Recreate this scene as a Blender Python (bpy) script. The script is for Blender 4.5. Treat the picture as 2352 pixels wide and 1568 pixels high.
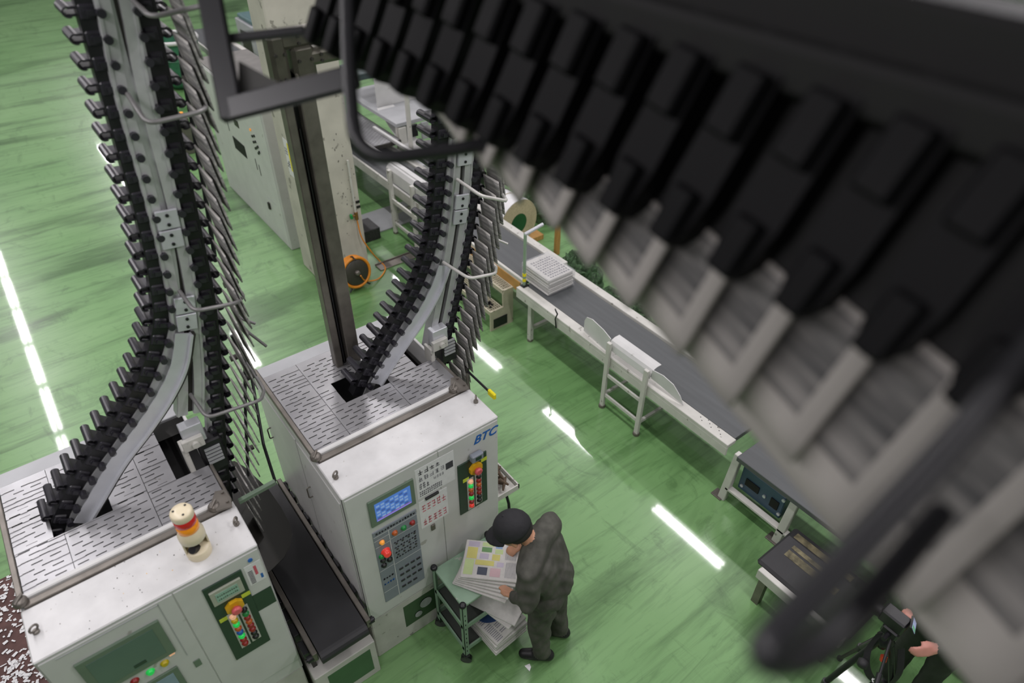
import bpy, math, random
import numpy as np
from math import sin, cos, pi, radians, sqrt, atan2
from mathutils import Vector, Matrix

rnd = random.Random(7)
for o in list(bpy.data.objects):
    bpy.data.objects.remove(o)
S = bpy.context.scene
COL = S.collection

# ------------------------------------------------------------------ camera
YAW, PITCH, ROLL, FL, H = radians(37.6), radians(39.1), radians(0.5), 1590.0, 5.1
_f = np.array([sin(YAW)*cos(PITCH), cos(YAW)*cos(PITCH), -sin(PITCH)])
_r = np.array([cos(YAW), -sin(YAW), 0.0])
_u = np.cross(_r, _f)
CR = _r*cos(ROLL)+_u*sin(ROLL)
CU = -_r*sin(ROLL)+_u*cos(ROLL)
CF = _f
CAM = np.array([0, 0, H])
cd = bpy.data.cameras.new('camera')
cam = bpy.data.objects.new('camera', cd)
COL.objects.link(cam)
cd.sensor_width = 36.0
cd.lens = FL/2352*36
cd.clip_start = 0.02
cd.clip_end = 200
cd.dof.use_dof = True
cd.dof.focus_distance = 5.2
cd.dof.aperture_fstop = 1.2
M = Matrix(((CR[0], CU[0], -CF[0], 0), (CR[1], CU[1], -CF[1], 0), (CR[2], CU[2], -CF[2], H), (0, 0, 0, 1)))
cam.matrix_world = M
S.camera = cam

# ------------------------------------------------------------------ world, lights, exposure
w = bpy.data.worlds.new('hall_light')
S.world = w
w.use_nodes = True
w.node_tree.nodes['Background'].inputs[0].default_value = (1.0, 0.965, 1.0, 1)
w.node_tree.nodes['Background'].inputs[1].default_value = 0.27
S.view_settings.view_transform = 'Standard'
S.view_settings.look = 'None'
S.view_settings.gamma = 1.0
S.view_settings.use_curve_mapping = False
S.view_settings.exposure = -0.2
ZC = 6.0
def lamp(x, y, power, twin):
    for dx in ((-0.055, 0.055) if twin else (0.0,)):
        l = bpy.data.lights.new('fluorescent_tube', 'AREA')
        l.shape = 'RECTANGLE'
        l.size = 0.06 if twin else 0.2
        l.size_y = 1.65
        l.energy = power/(2 if twin else 1)
        l.color = (1.0, 0.955, 0.98)
        o = bpy.data.objects.new('fluorescent_tube', l)
        o.location = (x+dx, y, ZC)
        COL.objects.link(o)
LP = 74
for k in range(-2, 11):  # nearest lamps of this row are unseen, added to brighten the machine fronts
    lamp(-1.46, 15.0+1.9*(k-6)*1.0+0.15, LP*0.62, True)
for k in range(-1, 9):  # nearest lamp of this row is added fill for the machine fronts
    lamp(2.83, 0.2+3.6*k, LP, True)
for k in range(7):
    lamp(7.46, -2.6+3.4*k, LP, True)

# ------------------------------------------------------------------ pixel helpers
def ray(x, y):
    return CR*(x-1176)/FL-CU*(y-784)/FL+CF
def onz(x, y, z=0.0):
    d = ray(x, y); return CAM+d*((z-H)/d[2])
def onY(x, y, Y):
    d = ray(x, y); return CAM+d*(Y/d[1])
def onX(x, y, X):
    d = ray(x, y); return CAM+d*(X/d[0])
def atd(x, y, dep):
    return CAM+ray(x, y)*dep

# ------------------------------------------------------------------ materials
def lin(c):
    return tuple((v/12.92 if v <= 0.04045 else ((v+0.055)/1.055)**2.4) for v in (x/255 for x in c))
MATS = {}
def pm(name, col, rough=0.5, metal=0.0, var=0.12, scale=6.0, bump=0.0, stretch=(1, 1, 1), emit=0.0, spec=0.5, coat=0.0, spots=None, detail=4.0):
    """procedural material: base colour broken up by noise"""
    if name in MATS:
        return MATS[name]
    m = bpy.data.materials.new(name); MATS[name] = m
    m.use_nodes = True
    nt = m.node_tree; N = nt.nodes; L = nt.links
    b = N['Principled BSDF']
    c = lin(col)
    tc = N.new('ShaderNodeTexCoord'); mp = N.new('ShaderNodeMapping'); mp.inputs['Scale'].default_value = stretch
    L.new(tc.outputs['Object'], mp.inputs['Vector'])
    nz = N.new('ShaderNodeTexNoise'); nz.inputs['Scale'].default_value = scale; nz.inputs['Detail'].default_value = detail
    L.new(mp.outputs[0], nz.inputs['Vector'])
    rp = N.new('ShaderNodeValToRGB')
    rp.color_ramp.elements[0].position = 0.3; rp.color_ramp.elements[1].position = 0.7
    rp.color_ramp.elements[0].color = tuple(x*(1-var) for x in c)+(1,)
    rp.color_ramp.elements[1].color = tuple(min(1, x*(1+var)) for x in c)+(1,)
    L.new(nz.outputs['Fac'], rp.inputs[0])
    out = rp.outputs[0]
    if spots:
        sc, thr, scol = spots
        n2 = N.new('ShaderNodeTexNoise'); n2.inputs['Scale'].default_value = sc; n2.inputs['Detail'].default_value = 3
        L.new(tc.outputs['Object'], n2.inputs['Vector'])
        r2 = N.new('ShaderNodeValToRGB'); r2.color_ramp.elements[0].position = thr; r2.color_ramp.elements[1].position = thr+0.04
        L.new(n2.outputs['Fac'], r2.inputs[0])
        mx = N.new('ShaderNodeMix'); mx.data_type = 'RGBA'
        L.new(r2.outputs[0], mx.inputs[0]); L.new(out, mx.inputs[6]); mx.inputs[7].default_value = lin(scol)+(1,)
        out = mx.outputs[2]
    L.new(out, b.inputs['Base Color'])
    b.inputs['Roughness'].default_value = rough
    b.inputs['Metallic'].default_value = metal
    b.inputs['Specular IOR Level'].default_value = spec
    b.inputs['Coat Weight'].default_value = coat
    if emit:
        L.new(out, b.inputs['Emission Color']); b.inputs['Emission Strength'].default_value = emit
    if bump:
        bp = N.new('ShaderNodeBump'); bp.inputs['Strength'].default_value = bump; bp.inputs['Distance'].default_value = 0.01
        L.new(nz.outputs['Fac'], bp.inputs['Height']); L.new(bp.outputs[0], b.inputs['Normal'])
    return m

WHITE = pm('white_painted_steel', (205, 205, 203), 0.38, 0, 0.05, 5, spots=(9, 0.70, (170, 168, 162)))
WHITE2 = pm('offwhite_painted_steel', (200, 199, 192), 0.5, 0, 0.08, 7, spots=(13, 0.66, (150, 148, 140)))
GREYW = pm('grey_painted_steel', (168, 170, 172), 0.42, 0, 0.06, 6)
PLATE = pm('brushed_steel_plate', (150, 150, 152), 0.34, 0.5, 0.14, 5, spots=(22, 0.72, (120, 118, 114)))
ALU = pm('aluminium_rail', (196, 197, 198), 0.42, 0.45, 0.12, 10)
ALUL = pm('bright_aluminium', (205, 207, 212), 0.35, 0.35, 0.06, 10)
STEEL = pm('worn_steel', (120, 115, 108), 0.45, 0.6, 0.22, 9)
DARKST = pm('dark_steel', (62, 60, 56), 0.5, 0.4, 0.2, 12)
BLACK = pm('black_plastic', (26, 26, 29), 0.38, 0, 0.15, 14)
BLACKR = pm('black_rubber', (33, 33, 35), 0.6, 0, 0.2, 8, spots=(30, 0.72, (52, 50, 48)))
VBLACK = pm('dark_interior', (9, 9, 9), 0.7, 0, 0.1, 8)
GRIP = pm('gripper_plastic', (42, 41, 47), 0.36, 0, 0.15, 20)
TUBE = pm('guard_tube_steel', (128, 127, 126), 0.42, 0.3, 0.1, 12)
TUBEL = pm('guard_tube_light', (205, 203, 198), 0.42, 0.1, 0.08, 12)
TUBED = pm('guard_tube_black', (30, 30, 33), 0.4, 0.0, 0.1, 12)
GREEND = pm('dark_green_panel', (44, 66, 52), 0.45, 0, 0.08, 8)
GREENG = pm('grey_green_bezel', (104, 122, 104), 0.45, 0, 0.08, 8)
KEYG = pm('grey_keypad', (132, 138, 148), 0.45, 0, 0.06, 8)
YEL = pm('yellow_plastic', (228, 176, 34), 0.45, 0, 0.1, 15)
YELB = pm('bright_yellow', (238, 222, 20), 0.5, 0, 0.1, 15)
RED = pm('red_plastic', (190, 40, 36), 0.4, 0, 0.12, 15)
PAPER = pm('newsprint', (205, 203, 198), 0.85, 0, 0.06, 40)
PAPERW = pm('white_paper', (226, 226, 226), 0.8, 0, 0.04, 30)
INK = pm('printing_ink', (66, 66, 72), 0.8, 0, 0.15, 60)
INKL = pm('pale_ink', (140, 140, 146), 0.8, 0, 0.15, 60)
INKR = pm('red_ink', (206, 96, 110), 0.8, 0, 0.15, 60)
BLUE = pm('blue_lettering', (30, 96, 176), 0.5, 0, 0.05, 20)
CONC = pm('painted_concrete', (196, 192, 180), 0.7, 0, 0.12, 3, bump=0.15, spots=(7, 0.66, (150, 146, 136)))
BEIGE = pm('beige_paint', (186, 180, 158), 0.55, 0, 0.1, 9, spots=(12, 0.66, (140, 132, 112)))
CREAM = pm('cream_plastic', (226, 214, 184), 0.35, 0, 0.04, 9)
CARTG = pm('pale_green_paint', (136, 164, 140), 0.45, 0, 0.12, 9, spots=(16, 0.68, (176, 180, 170)))
WOOD = pm('tan_wood', (186, 142, 78), 0.6, 0, 0.18, 6, stretch=(8, 1, 1))
BELT = pm('grey_belt', (82, 85, 86), 0.5, 0, 0.12, 3, stretch=(6, 0.4, 1))
BELTB = pm('black_belt', (42, 42, 44), 0.55, 0, 0.15, 6, spots=(26, 0.74, (64, 62, 60)))

# ------------------------------------------------------------------ mesh builder
WORG = {}
class MB:
    def __init__(s):
        s.v = []; s.f = []; s.m = []; s.sm = []
    def add(s, vs, fs, mi=0, smooth=False):
        o = len(s.v)
        s.v += [tuple(float(c) for c in p) for p in vs]
        for f in fs:
            s.f.append(tuple(i+o for i in f)); s.m.append(mi); s.sm.append(smooth)
        return s
    def box(s, x0, x1, y0, y1, z0, z1, mi=0, c=0.0):
        if c <= 0:
            vs = [(x, y, z) for z in (z0, z1) for y in (y0, y1) for x in (x0, x1)]
            return s.add(vs, [(0, 2, 3, 1), (4, 5, 7, 6), (0, 1, 5, 4), (2, 6, 7, 3), (0, 4, 6, 2), (1, 3, 7, 5)], mi)
        return s.obox(((x0+x1)/2, (y0+y1)/2, (z0+z1)/2), ((x1-x0)/2, 0, 0), (0, (y1-y0)/2, 0), (0, 0, (z1-z0)/2), mi, c)
    def obox(s, ctr, a, b, d, mi=0, c=0.0):
        """box from centre and three half axes, optional chamfer"""
        C = Vector(ctr); A = Vector(a); B = Vector(b); D = Vector(d)
        if c <= 0:
            vs = [C+A*i+B*j+D*k for k in (-1, 1) for j in (-1, 1) for i in (-1, 1)]
            return s.add(vs, [(0, 2, 3, 1), (4, 5, 7, 6), (0, 1, 5, 4), (2, 6, 7, 3), (0, 4, 6, 2), (1, 3, 7, 5)], mi)
        ax = (A, B, D)
        ln = [max(v.length, 1e-6) for v in ax]
        vs = []; idx = {}
        for sx in (-1, 1):
            for sy in (-1, 1):
                for sz in (-1, 1):
                    for q in range(3):
                        t = [(1.0 if q == k else 1-min(c/ln[k], 0.9)) for k in range(3)]
                        idx[(sx, sy, sz, q)] = len(vs)
                        vs.append(C+A*sx*t[0]+B*sy*t[1]+D*sz*t[2])
        fs = []
        for q in range(3):
            o = [k for k in range(3) if k != q]
            for sg in (-1, 1):
                quad = []
                for (p, r) in ((-1, -1), (1, -1), (1, 1), (-1, 1)):
                    sg3 = [0, 0, 0]; sg3[q] = sg; sg3[o[0]] = p; sg3[o[1]] = r
                    quad.append(idx[tuple(sg3)+(q,)])
                fs.append(tuple(quad))
        for q in range(3):
            o = [k for k in range(3) if k != q]
            for p in (-1, 1):
                for r in (-1, 1):
                    e = []
                    for (sg, ow) in ((-1, o[0]), (-1, o[1]), (1, o[1]), (1, o[0])):
                        g = [0, 0, 0]; g[q] = sg; g[o[0]] = p; g[o[1]] = r
                        e.append(idx[tuple(g)+(ow,)])
                    fs.append(tuple(e))
        for sx in (-1, 1):
            for sy in (-1, 1):
                for sz in (-1, 1):
                    fs.append(tuple(idx[(sx, sy, sz, q)] for q in range(3)))
        return s.add(vs, fs, mi)
    def cyl(s, p0, p1, r0, r1=None, n=14, mi=0, caps=True):
        r1 = r0 if r1 is None else r1
        p0 = Vector(p0); p1 = Vector(p1); d = (p1-p0).normalized()
        a = d.orthogonal().normalized(); b = d.cross(a)
        vs = []
        for p, r in ((p0, r0), (p1, r1)):
            for k in range(n):
                t = 2*pi*k/n; vs.append(p+a*cos(t)*r+b*sin(t)*r)
        s.add(vs, [(k, (k+1) % n, n+(k+1) % n, n+k) for k in range(n)], mi, True)
        if caps:
            s.add(vs[:n], [tuple(range(n))[::-1]], mi); s.add(vs[n:], [tuple(range(n))], mi)
        return s
    def tube(s, pts, r, n=8, mi=0, closed=False):
        P = [Vector(p) for p in pts]; m = len(P)
        prev = None; rings = []
        for i in range(m):
            if closed:
                d = (P[(i+1) % m]-P[i-1]).normalized()
            else:
                d = (P[min(i+1, m-1)]-P[max(i-1, 0)]).normalized()
            a = d.orthogonal().normalized() if prev is None else (prev-d*prev.dot(d)).normalized()
            prev = a; b = d.cross(a)
            rr = r[i] if isinstance(r, (list, tuple)) else r
            rings.append([P[i]+a*cos(2*pi*k/n)*rr+b*sin(2*pi*k/n)*rr for k in range(n)])
        vs = [v for q in rings for v in q]
        fs = []
        for i in range(m if closed else m-1):
            j = (i+1) % m
            for k in range(n):
                fs.append((i*n+k, i*n+(k+1) % n, j*n+(k+1) % n, j*n+k))
        s.add(vs, fs, mi, True)
        if not closed:
            s.add(rings[0], [tuple(range(n))[::-1]], mi); s.add(rings[-1], [tuple(range(n))], mi)
        return s
    def lathe(s, prof, ctr, axis=(0, 0, 1), n=24, mi=0):
        d = Vector(axis).normalized(); a = d.orthogonal().normalized(); b = d.cross(a); C = Vector(ctr)
        vs = []
        for (r, z) in prof:
            for k in range(n):
                t = 2*pi*k/n; vs.append(C+d*z+a*cos(t)*r+b*sin(t)*r)
        fs = []
        for i in range(len(prof)-1):
            for k in range(n):
                fs.append((i*n+k, i*n+(k+1) % n, (i+1)*n+(k+1) % n, (i+1)*n+k))
        s.add(vs, fs, mi, True)
        s.add(vs[:n], [tuple(range(n))[::-1]], mi); s.add(vs[-n:], [tuple(range(n))], mi)
        return s
    def prism(s, poly, fn, d0, d1, mi=0):
        """extrude 2-D polygon; fn(u,v,d)->xyz"""
        n = len(poly)
        vs = [fn(u, v, d0) for u, v in poly]+[fn(u, v, d1) for u, v in poly]
        fs = [tuple(range(n))[::-1], tuple(range(n, 2*n))]+[(k, (k+1) % n, n+(k+1) % n, n+k) for k in range(n)]
        return s.add(vs, fs, mi)
    def sweep(s, pts, w, y0, y1, mi=0, off=0.0):
        """sweep a rectangle along an XZ path [(x,z)..]; w = width in the path plane, off = sideways shift"""
        P = [Vector((p[0], 0, p[1])) for p in pts]; m = len(P); vs = []
        for i in range(m):
            d = (P[min(i+1, m-1)]-P[max(i-1, 0)]).normalized()
            nn = Vector((-d.z, 0, d.x))
            for (o, y) in ((off-w/2, y0), (off+w/2, y0), (off+w/2, y1), (off-w/2, y1)):
                q = P[i]+nn*o; vs.append((q.x, y, q.z))
        fs = [(0, 1, 2, 3)[::-1], (4*m-4, 4*m-3, 4*m-2, 4*m-1)]
        for i in range(m-1):
            for k in range(4):
                fs.append((4*i+k, 4*i+(k+1) % 4, 4*i+4+(k+1) % 4, 4*i+4+k))
        return s.add(vs, fs, mi)
    def mesh(s, name, mats, org=(0, 0, 0)):
        me = bpy.data.meshes.new(name)
        o = Vector(org)
        me.from_pydata([tuple(Vector(p)-o) for p in s.v], [], s.f)
        for m in (mats if isinstance(mats, (list, tuple)) else [mats]):
            me.materials.append(m)
        me.polygons.foreach_set('material_index', s.m)
        me.polygons.foreach_set('use_smooth', s.sm)
        me.validate(); me.update()
        import bmesh
        bm = bmesh.new(); bm.from_mesh(me); bmesh.ops.recalc_face_normals(bm, faces=bm.faces); bm.to_mesh(me); bm.free()
        return me
    def build(s, name, mats, parent=None, kind=None, label=None):
        org = WORG.get(parent.name, (0, 0, 0)) if parent else (0, 0, 0)
        o = bpy.data.objects.new(name, s.mesh(name, mats, org))
        COL.objects.link(o)
        if parent:
            o.parent = parent
        WORG[o.name] = org
        if kind: o['kind'] = kind
        if label: o['label'] = label
        return o

def thing(name, label, cat, loc=(0, 0, 0), group=None):
    o = bpy.data.objects.new(name, None); COL.objects.link(o)
    o.location = loc; o.empty_display_size = 0.1
    o['label'] = label; o['category'] = cat
    if group: o['group'] = group
    WORG[o.name] = tuple(loc)
    return o
def tag(o, label, cat, group=None):
    o['label'] = label; o['category'] = cat
    if group: o['group'] = group
    return o
def single(mb, name, mats, label, cat, org, group=None):
    o = bpy.data.objects.new(name, mb.mesh(name, mats, org)); COL.objects.link(o); o.location = org
    WORG[o.name] = tuple(org)
    return tag(o, label, cat, group)
def fillet(pts, rad, n=5):
    P = [Vector(p) for p in pts]; out = [P[0]]
    for i in range(1, len(P)-1):
        a = (P[i-1]-P[i]); b = (P[i+1]-P[i])
        t = min(rad, a.length*0.48, b.length*0.48)
        A = P[i]+a.normalized()*t; B = P[i]+b.normalized()*t
        for k in range(n+1):
            u = k/n; out.append(A*(1-u)**2+P[i]*2*u*(1-u)+B*u*u)
    out.append(P[-1]); return out
def smoothpath(pts, n=60):
    """Catmull-Rom through 2-D points, evenly resampled"""
    P = [np.array(p, float) for p in pts]
    P = [2*P[0]-P[1]]+P+[2*P[-1]-P[-2]]
    out = []
    for i in range(1, len(P)-2):
        for k in range(12):
            t = k/12; a, b, c, d = P[i-1:i+3]
            out.append(0.5*(2*b+(c-a)*t+(2*a-5*b+4*c-d)*t*t+(3*b-a-3*c+d)*t**3))
    out.append(P[-2])
    out = np.array(out)
    L = np.concatenate([[0], np.cumsum(np.linalg.norm(np.diff(out, axis=0), axis=1))])
    q = np.linspace(0, L[-1], n)
    return np.stack([np.interp(q, L, out[:, k]) for k in range(out.shape[1])], 1), L[-1]
def text_mesh(name, txt, size, mat, parent, mw, shear=0.0, extrude=0.0008, spacing=1.0):
    cu = bpy.data.curves.new(name, 'FONT'); cu.body = txt; cu.size = size; cu.shear = shear; cu.extrude = extrude; cu.offset = size*0.022
    cu.space_character = spacing
    o = bpy.data.objects.new(name+'_tmp', cu); COL.objects.link(o)
    dg = bpy.context.evaluated_depsgraph_get(); dg.update()
    me = bpy.data.meshes.new_from_object(o.evaluated_get(dg)); me.name = name
    bpy.data.objects.remove(o); bpy.data.curves.remove(cu)
    me.materials.clear(); me.materials.append(mat)
    org = WORG.get(parent.name, (0, 0, 0))
    me.transform(Matrix.Translation(-Vector(org)) @ mw)
    ob = bpy.data.objects.new(name, me); COL.objects.link(ob); ob.parent = parent; WORG[ob.name] = org
    return ob
FRONT = Matrix(((1, 0, 0, 0), (0, 0, -1, 0), (0, 1, 0, 0), (0, 0, 0, 1)))   # text plane -> faces -Y

# ------------------------------------------------------------------ floor
def floor_mat():
    m = bpy.data.materials.new('green_epoxy_floor'); m.use_nodes = True
    nt = m.node_tree; N = nt.nodes; L = nt.links; b = N['Principled BSDF']
    tc = N.new('ShaderNodeTexCoord')
    def noise(scale, stretch, rot=0.0, detail=5, rough=0.55, dist=0.0):
        mp = N.new('ShaderNodeMapping'); mp.inputs['Scale'].default_value = stretch; mp.inputs['Rotation'].default_value = (0, 0, rot)
        L.new(tc.outputs['Object'], mp.inputs['Vector'])
        n = N.new('ShaderNodeTexNoise'); n.inputs['Scale'].default_value = scale; n.inputs['Detail'].default_value = detail
        n.inputs['Roughness'].default_value = rough; n.inputs['Distortion'].default_value = dist
        L.new(mp.outputs[0], n.inputs['Vector']); return n.outputs['Fac']
    def ramp(src, stops):
        r = N.new('ShaderNodeValToRGB')
        e = r.color_ramp.elements
        e[0].position, e[1].position = stops[0][0], stops[-1][0]
        e[0].color = lin(stops[0][1])+(1,); e[1].color = lin(stops[-1][1])+(1,)
        for p, c in stops[1:-1]:
            q = e.new(p); q.color = lin(c)+(1,)
        L.new(src, r.inputs[0]); return r.outputs[0]
    def mult(a, bb, fac):
        x = N.new('ShaderNodeMix'); x.data_type = 'RGBA'; x.blend_type = 'MULTIPLY'; x.inputs[0].default_value = fac
        L.new(a, x.inputs[6]); L.new(bb, x.inputs[7]); return x.outputs[2]
    base = ramp(noise(0.35, (1, 1, 1), 0.2, 3), [(0.3, (122, 166, 106)), (0.7, (140, 180, 122))])
    streak = ramp(noise(1.5, (0.2, 1.9, 1), 0.12, 6, 0.65, 0.6), [(0.34, (130, 150, 125)), (0.46, (235, 240, 235)), (0.7, (255, 255, 255))])
    fine = ramp(noise(5.0, (0.25, 2.2, 1), -0.15, 4, 0.7, 1.2), [(0.33, (190, 198, 190)), (0.5, (252, 252, 252)), (0.72, (255, 255, 255))])
    c = mult(mult(base, streak, 0.62), fine, 0.5)
    scr = ramp(noise(2.2, (1.0, 0.5, 1), 0.9, 6, 0.7, 2.5), [(0.34, (200, 206, 200)), (0.44, (255, 255, 255)), (0.9, (255, 255, 255))])
    c = mult(c, scr, 0.6)
    smear = ramp(noise(0.8, (0.22, 1.0, 1), 0.1, 5, 0.6, 0.8), [(0.36, (120, 148, 112)), (0.47, (240, 245, 240)), (0.8, (255, 255, 255))])
    c = mult(c, smear, 0.75)
    L.new(c, b.inputs['Base Color'])
    rr = N.new('ShaderNodeMapRange'); rr.inputs['To Min'].default_value = 0.22; rr.inputs['To Max'].default_value = 0.4
    L.new(noise(1.3, (0.4, 1.5, 1), 0.1), rr.inputs['Value']); L.new(rr.outputs[0], b.inputs['Roughness'])
    b.inputs["Specular IOR Level"].default_value = 0.5; b.inputs["Coat Weight"].default_value = 0.6; b.inputs["Coat Roughness"].default_value = 0.045
    bp = N.new('ShaderNodeBump'); bp.inputs['Strength'].default_value = 0.10; bp.inputs['Distance'].default_value = 0.02
    L.new(noise(2.4, (1, 0.8, 1), 0.4, 3), bp.inputs['Height']); L.new(bp.outputs[0], b.inputs['Normal'])
    return m
fl = MB(); fl.box(-14, 40, -8, 45, -0.12, 0)
fo = fl.build('floor', floor_mat()); fo['kind'] = 'structure'; fo['label'] = 'glossy streaked green epoxy floor'

# brown worn mat with white paper chips at the left corner
mt = MB(); mt.box(-2.6, -0.93, 2.2, 5.02, 0.0, 0.012, 0, 0.004)
o = single(mt, 'floor_mat', [pm('brown_mat', (92, 66, 62), 0.8, 0, 0.3, 9)], 'brown floor mat strewn with white paper chips beside the left machine', 'mat', (-1.6, 3.6, 0.0))
ch = MB()
for k in range(1500):
    x = rnd.uniform(-1.75, -0.96); y = rnd.uniform(3.0, 5.0); a = rnd.uniform(0, pi); l = rnd.uniform(0.006, 0.022); b_ = rnd.uniform(0.004, 0.012)
    if rnd.random() < 0.35: y = 3.0+(y-3.0)*0.6
    dx, dy = cos(a), sin(a); z = 0.014+rnd.random()*0.01
    ch.add([(x+dx*l-dy*b_, y+dy*l+dx*b_, z), (x+dx*l+dy*b_, y+dy*l-dx*b_, z+0.002), (x-dx*l+dy*b_, y-dy*l-dx*b_, z), (x-dx*l-dy*b_, y-dy*l+dx*b_, z+0.003)], [(0, 1, 2, 3)])
o = ch.build('paper_chips', [PAPERW]); o['kind'] = 'stuff'; tag(o, 'white paper chips scattered on the brown mat', 'paper chips')

# ------------------------------------------------------------------ the two counting-stacker machines
ZT, YF, YB = 1.87, 2.58, 3.95
def sub_int(a, b, cuts):
    out = [(a, b)]
    for c0, c1 in cuts:
        nx = []
        for p, q in out:
            if c1 <= p or c0 >= q: nx.append((p, q)); continue
            if c0 > p: nx.append((p, c0))
            if c1 < q: nx.append((c1, q))
        out = nx
    return [(p, q) for p, q in out if q-p > 1e-4]
def slotted(x0, x1, y0, y1, z, holes, seed):
    """perforated sheet: every slot is a real opening"""
    mb = MB(); r = random.Random(seed)
    pitch, sw, sl, gap = 0.036, 0.0075, 0.054, 0.034
    strips = []; y = y0+0.02; row = seed
    strips.append((y0, y, None))
    while y+pitch < y1-0.015:
        strips.append((y, y+sw, row)); strips.append((y+sw, y+pitch, None)); y += pitch; row += 1
    strips.append((y, y1, None))
    yb = sorted(set([h[2] for h in holes]+[h[3] for h in holes]))
    for a, b, row in strips:
        edges = [a]+[q for q in yb if a < q < b]+[b]
        for p, q in zip(edges[:-1], edges[1:]):
            cuts = [(h[0], h[1]) for h in holes if h[2] < (p+q)/2 < h[3]]
            solid_near = [(h[0]-0.012, h[1]+0.012) for h in holes if h[2]-0.03 < (p+q)/2 < h[3]+0.03]
            if row is not None:
                xs = x0+0.015+(row % 2)*(sl+gap)/2
                while xs+sl < x1-0.008:
                    if not any(c0 < xs+sl and xs < c1 for c0, c1 in solid_near):
                        cuts.append((xs, xs+sl))
                    xs += sl+gap
            for s0, s1 in sub_int(x0, x1, sorted(cuts)):
                mb.add([(s0, p, z), (s1, p, z), (s1, q, z), (s0, q, z)], [(0, 1, 2, 3)])
                if row is not None or cuts:
                    pass
    return mb
def eyebolt(parent, x, y, z, ang=0.4):
    m = MB(); m.cyl((x, y, z), (x, y, z+0.015), 0.016); R = 0.02
    m.tube([(x+cos(ang)*R*cos(t), y+sin(ang)*R*cos(t), z+0.034+R*sin(t)) for t in [2*pi*k/14 for k in range(14)]], 0.006, 6, 0, True)
    m.build('eye_bolt', STEEL, parent)
def knob(parent, x, y, z):
    m = MB(); m.lathe([(0.034, 0), (0.034, 0.018), (0.026, 0.03), (0.012, 0.032)], (x, y, z), (0, 0, 1), 16); m.cyl((x-0.02, y-0.02, z+0.03), (x+0.02, y+0.02, z+0.04), 0.007)
    m.build('corner_clamp', STEEL, parent)
def marks(rects, name, mats, parent, fn, d=0.0012, label=None):
    """flat print: little rectangles (u0,u1,v0,v1,mi) laid on a face by fn(u,v,depth)"""
    m = MB()
    for u0, u1, v0, v1, mi in rects:
        m.add([fn(u0, v0, d), fn(u1, v0, d), fn(u1, v1, d), fn(u0, v1, d)], [(0, 1, 2, 3)], mi)
    return m.build(name, mats, parent, kind='stuff', label=label)
def glyphs(u0, u1, v0, v1, n, mi, seed, wt=0.14):
    """n pseudo characters (stroke blocks) filling a line of print"""
    r = random.Random(seed); out = []; cw = (u1-u0)/n; h = v1-v0
    for k in range(n):
        a = u0+k*cw+cw*0.1; b = u0+(k+1)*cw-cw*0.1
        for q in range(r.randint(2, 3)):
            vv = v0+h*(q+0.2)/3; out.append((a+(b-a)*r.uniform(0, .2), b-(b-a)*r.uniform(0, .2), vv, vv+h*wt, mi))
        for q in range(r.randint(1, 2)):
            uu = a+(b-a)*r.uniform(0.05, 0.8); out.append((uu, uu+(b-a)*wt, v0+h*r.uniform(0, .3), v1-h*r.uniform(0, .3), mi))
    return out
FR = lambda Y: (lambda u, v, d: (u, Y-d, v))
def button(parent, x, z, r, mat, ring=None, Y=YF, proud=0.018, nm='button', base=0.0):
    m = MB(); m.lathe([(r*1.25, 0), (r*1.25, 0.006), (r, 0.007), (r, proud*0.8), (r*0.8, proud)], (x, Y-base, z), (0, -1, 0), 14)
    return m.build(nm, mat, parent)
def lit(name, col, e):
    return pm(name, col, 0.3, 0, 0.05, 20, emit=e)
L_GREEN, L_RED, L_ORANGE, L_PEACH = lit('lit_green', (40, 210, 90), 0.35), lit('lit_red', (225, 60, 50), 0.3), lit('lit_orange', (245, 160, 60), 0.35), lit('lit_peach', (250, 190, 150), 0.35)
D_RED = pm('dull_red_button', (150, 34, 34), 0.35); D_ORANGE = pm('dull_orange_button', (196, 96, 40), 0.35); D_GREEN = pm('dull_green_button', (36, 140, 70), 0.35); D_YEL = pm('yellow_button', (200, 180, 30), 0.35); D_BLUE = pm('blue_button', (40, 100, 180), 0.35)

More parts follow.
